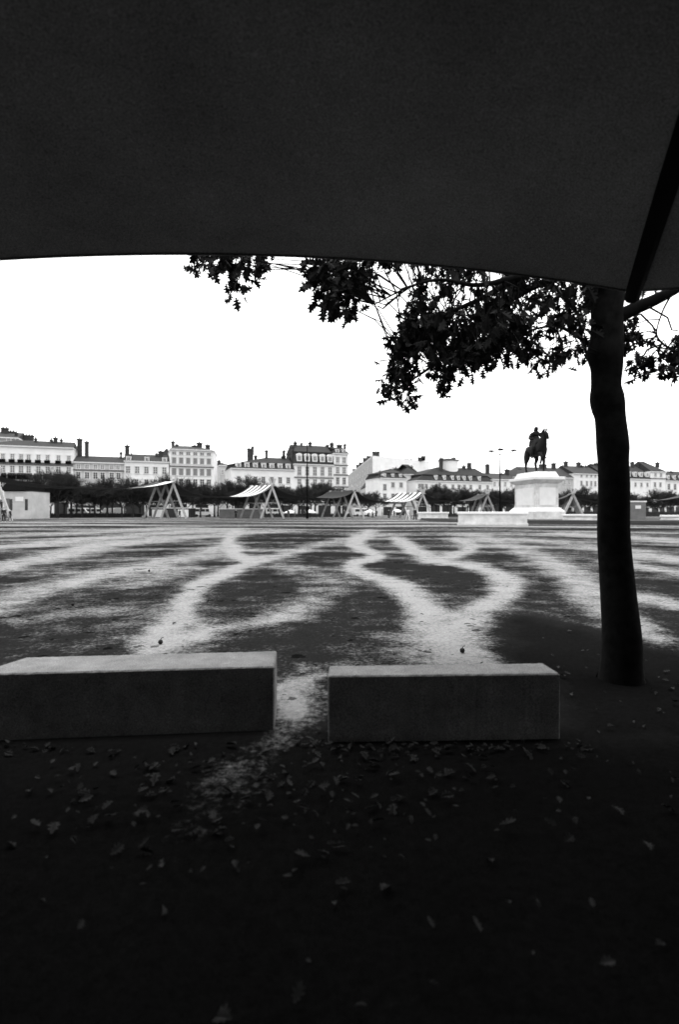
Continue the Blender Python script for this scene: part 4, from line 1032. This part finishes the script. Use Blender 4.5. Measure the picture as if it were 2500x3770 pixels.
def parasol(label, px, d, top):
    z = H + (CY - top) * d / F; t = thing('parasol', label, 'parasol', P2(px, d) + (0,), 0, 'white cafe parasols at the far side')
    m = MB(); m.tube([(0, 0, 0), (0, 0, z)], .04, 6); m.build('pole', M['iron'], t)
    m = MB(); m.tube([(0, 0, z - .75), (0, 0, z - .5), (0, 0, z)], [1.35, 1.3, .05], 8); m.build('canopy', M['white'], t)
parasol('white parasol near the foot of the bare mast', 1141, 112, 1876)
parasol('white parasol right of the third trestle', 1362, 118, 1876)
parasol('white parasol before the low corner house', 1462, 120, 1874)
parasol('white parasol between the second trestle and the mast', 1068, 112, 1877)

def person(label, px, d, hgt, face, coat, trou, step=.25, rz=0.0, group=None, z0=0.0):
    k = hgt / 1.75; t = thing('person', label, 'person', P2(px, d) + (z0,), face, group)
    V = lambda x, y, z: (x * k, y * k, z * k)
    N = [(V(0, 0, .96), (.15 * k, .12 * k)), (V(.01, 0, 1.16), (.135 * k, .11 * k)), (V(.02, 0, 1.36), (.17 * k, .115 * k)), (V(.02, 0, 1.47), (.10 * k, .08 * k)), (V(.03, 0, 1.54), .055 * k), (V(.05, 0, 1.62), (.075 * k, .09 * k)), (V(.05, 0, 1.71), (.06 * k, .075 * k))]
    E = [(i, i + 1) for i in range(6)]
    def ch(root, pts):
        prev = root
        for x, y, z, r in pts: N.append((V(x, y, z), r * k)); E.append((prev, len(N) - 1)); prev = len(N) - 1
    for s in (-1, 1):
        f = step * s
        ch(0, [(.02 + f * .1, .09 * s, .86, .095), (f * .5 + .04, .09 * s, .50, .065), (f * .9, .09 * s, .10, .045), (f * .9 + .13, .095 * s, .035, .04)])
        ch(3, [(.02, .19 * s, 1.40, .06), (-f * .35, .23 * s, 1.14, .048), (-f * .5 + .10, .22 * s, .90, .036), (-f * .5 + .14, .21 * s, .82, .03)])
    b = skin('body', N, E, M['skin'], t, 1)
    # coat and trousers wrap the body a little wider
    NC = [(V(0, 0, .74), (.21 * k, .18 * k)), (V(0, 0, .96), (.19 * k, .155 * k)), (V(.01, 0, 1.16), (.17 * k, .14 * k)), (V(.02, 0, 1.36), (.20 * k, .14 * k)), (V(.02, 0, 1.47), (.12 * k, .10 * k))]; EC = [(0, 1), (1, 2), (2, 3), (3, 4)]
    for s in (-1, 1):
        f = step * s
        for j, (x, y, z, r) in enumerate([(.02, .19 * s, 1.40, .08), (-f * .35, .23 * s, 1.14, .066), (-f * .5 + .10, .22 * s, .90, .052)]):
            NC.append((V(x, y, z), r * k)); EC.append((3 if j == 0 else len(NC) - 2, len(NC) - 1))
    skin('coat', NC, EC, coat, t, 1)
    NT = [(V(0, 0, .92), (.16 * k, .13 * k))]; ET = []
    for s in (-1, 1):
        f = step * s
        for j, (x, y, z, r) in enumerate([(.02 + f * .1, .09 * s, .84, .11), (f * .5 + .04, .09 * s, .50, .082), (f * .9, .09 * s, .10, .066)]):
            NT.append((V(x, y, z), r * k)); ET.append((0 if j == 0 else len(NT) - 2, len(NT) - 1))
    skin('trousers', NT, ET, trou, t, 1)
    skin('hair', [(V(.04, 0, 1.735), .05 * k), (V(-.01, 0, 1.68), .075 * k), (V(-.02, 0, 1.58), .05 * k)], [(0, 1), (1, 2)], M['hair'], t, 1)
person('person in pale clothes walking beside the one in black', 1502, 72, 1.72, R(-60), M['cloth_white'], M['cloth_white'], .3)
person('person in black coat and trousers walking near the left end of the platform', 1528, 70, 1.78, R(-70), M['black'], M['black'], .25)
person('person in black standing at the left edge under the cut off trestle', 12, 60, 1.80, R(-40), M['black'], M['black'], .12)
person('person in dark clothes bending beside the one at the left edge', 36, 62, 1.60, R(200), M['black'], M['cloth_grey'], .2)
for lb, px, d, c, tr_ in (('person in dark coat left of the second trestle', 868, 96, 'black', 'black'), ('person in dark coat right of the second trestle', 1062, 104, 'black', 'cloth_grey'), ('person in grey coat left of the bare mast', 1106, 104, 'cloth_grey', 'black'), ('person in black right of the third trestle, farthest away', 1386, 112, 'black', 'black'),
                          ('person in white top right of the third trestle', 1372, 98, 'cloth_white', 'black'), ('person in dark clothes left of the walkers', 1432, 96, 'black', 'black'), ('person in dark coat under the first full trestle', 660, 104, 'black', 'black'),
                          ('person in grey coat just right of the first kiosk panel', 612, 100, 'cloth_grey', 'black'), ('person in white shirt between the second trestle and the bare mast', 1086, 100, 'cloth_white', 'cloth_grey'), ('person in black close to the foot of the bare mast', 1122, 101, 'black', 'black'),
                          ('person in grey under the third trestle', 1268, 102, 'cloth_grey', 'black'), ('person in white coat between the third trestle and the walkers', 1408, 104, 'cloth_white', 'cloth_white'), ('person in dark coat passing before the low white corner house', 1452, 108, 'black', 'cloth_grey')):
    person(lb, px, d, 1.74, random.uniform(0, 6.28), M[c], M[tr_], .2, group='people at the far side of the plaza')
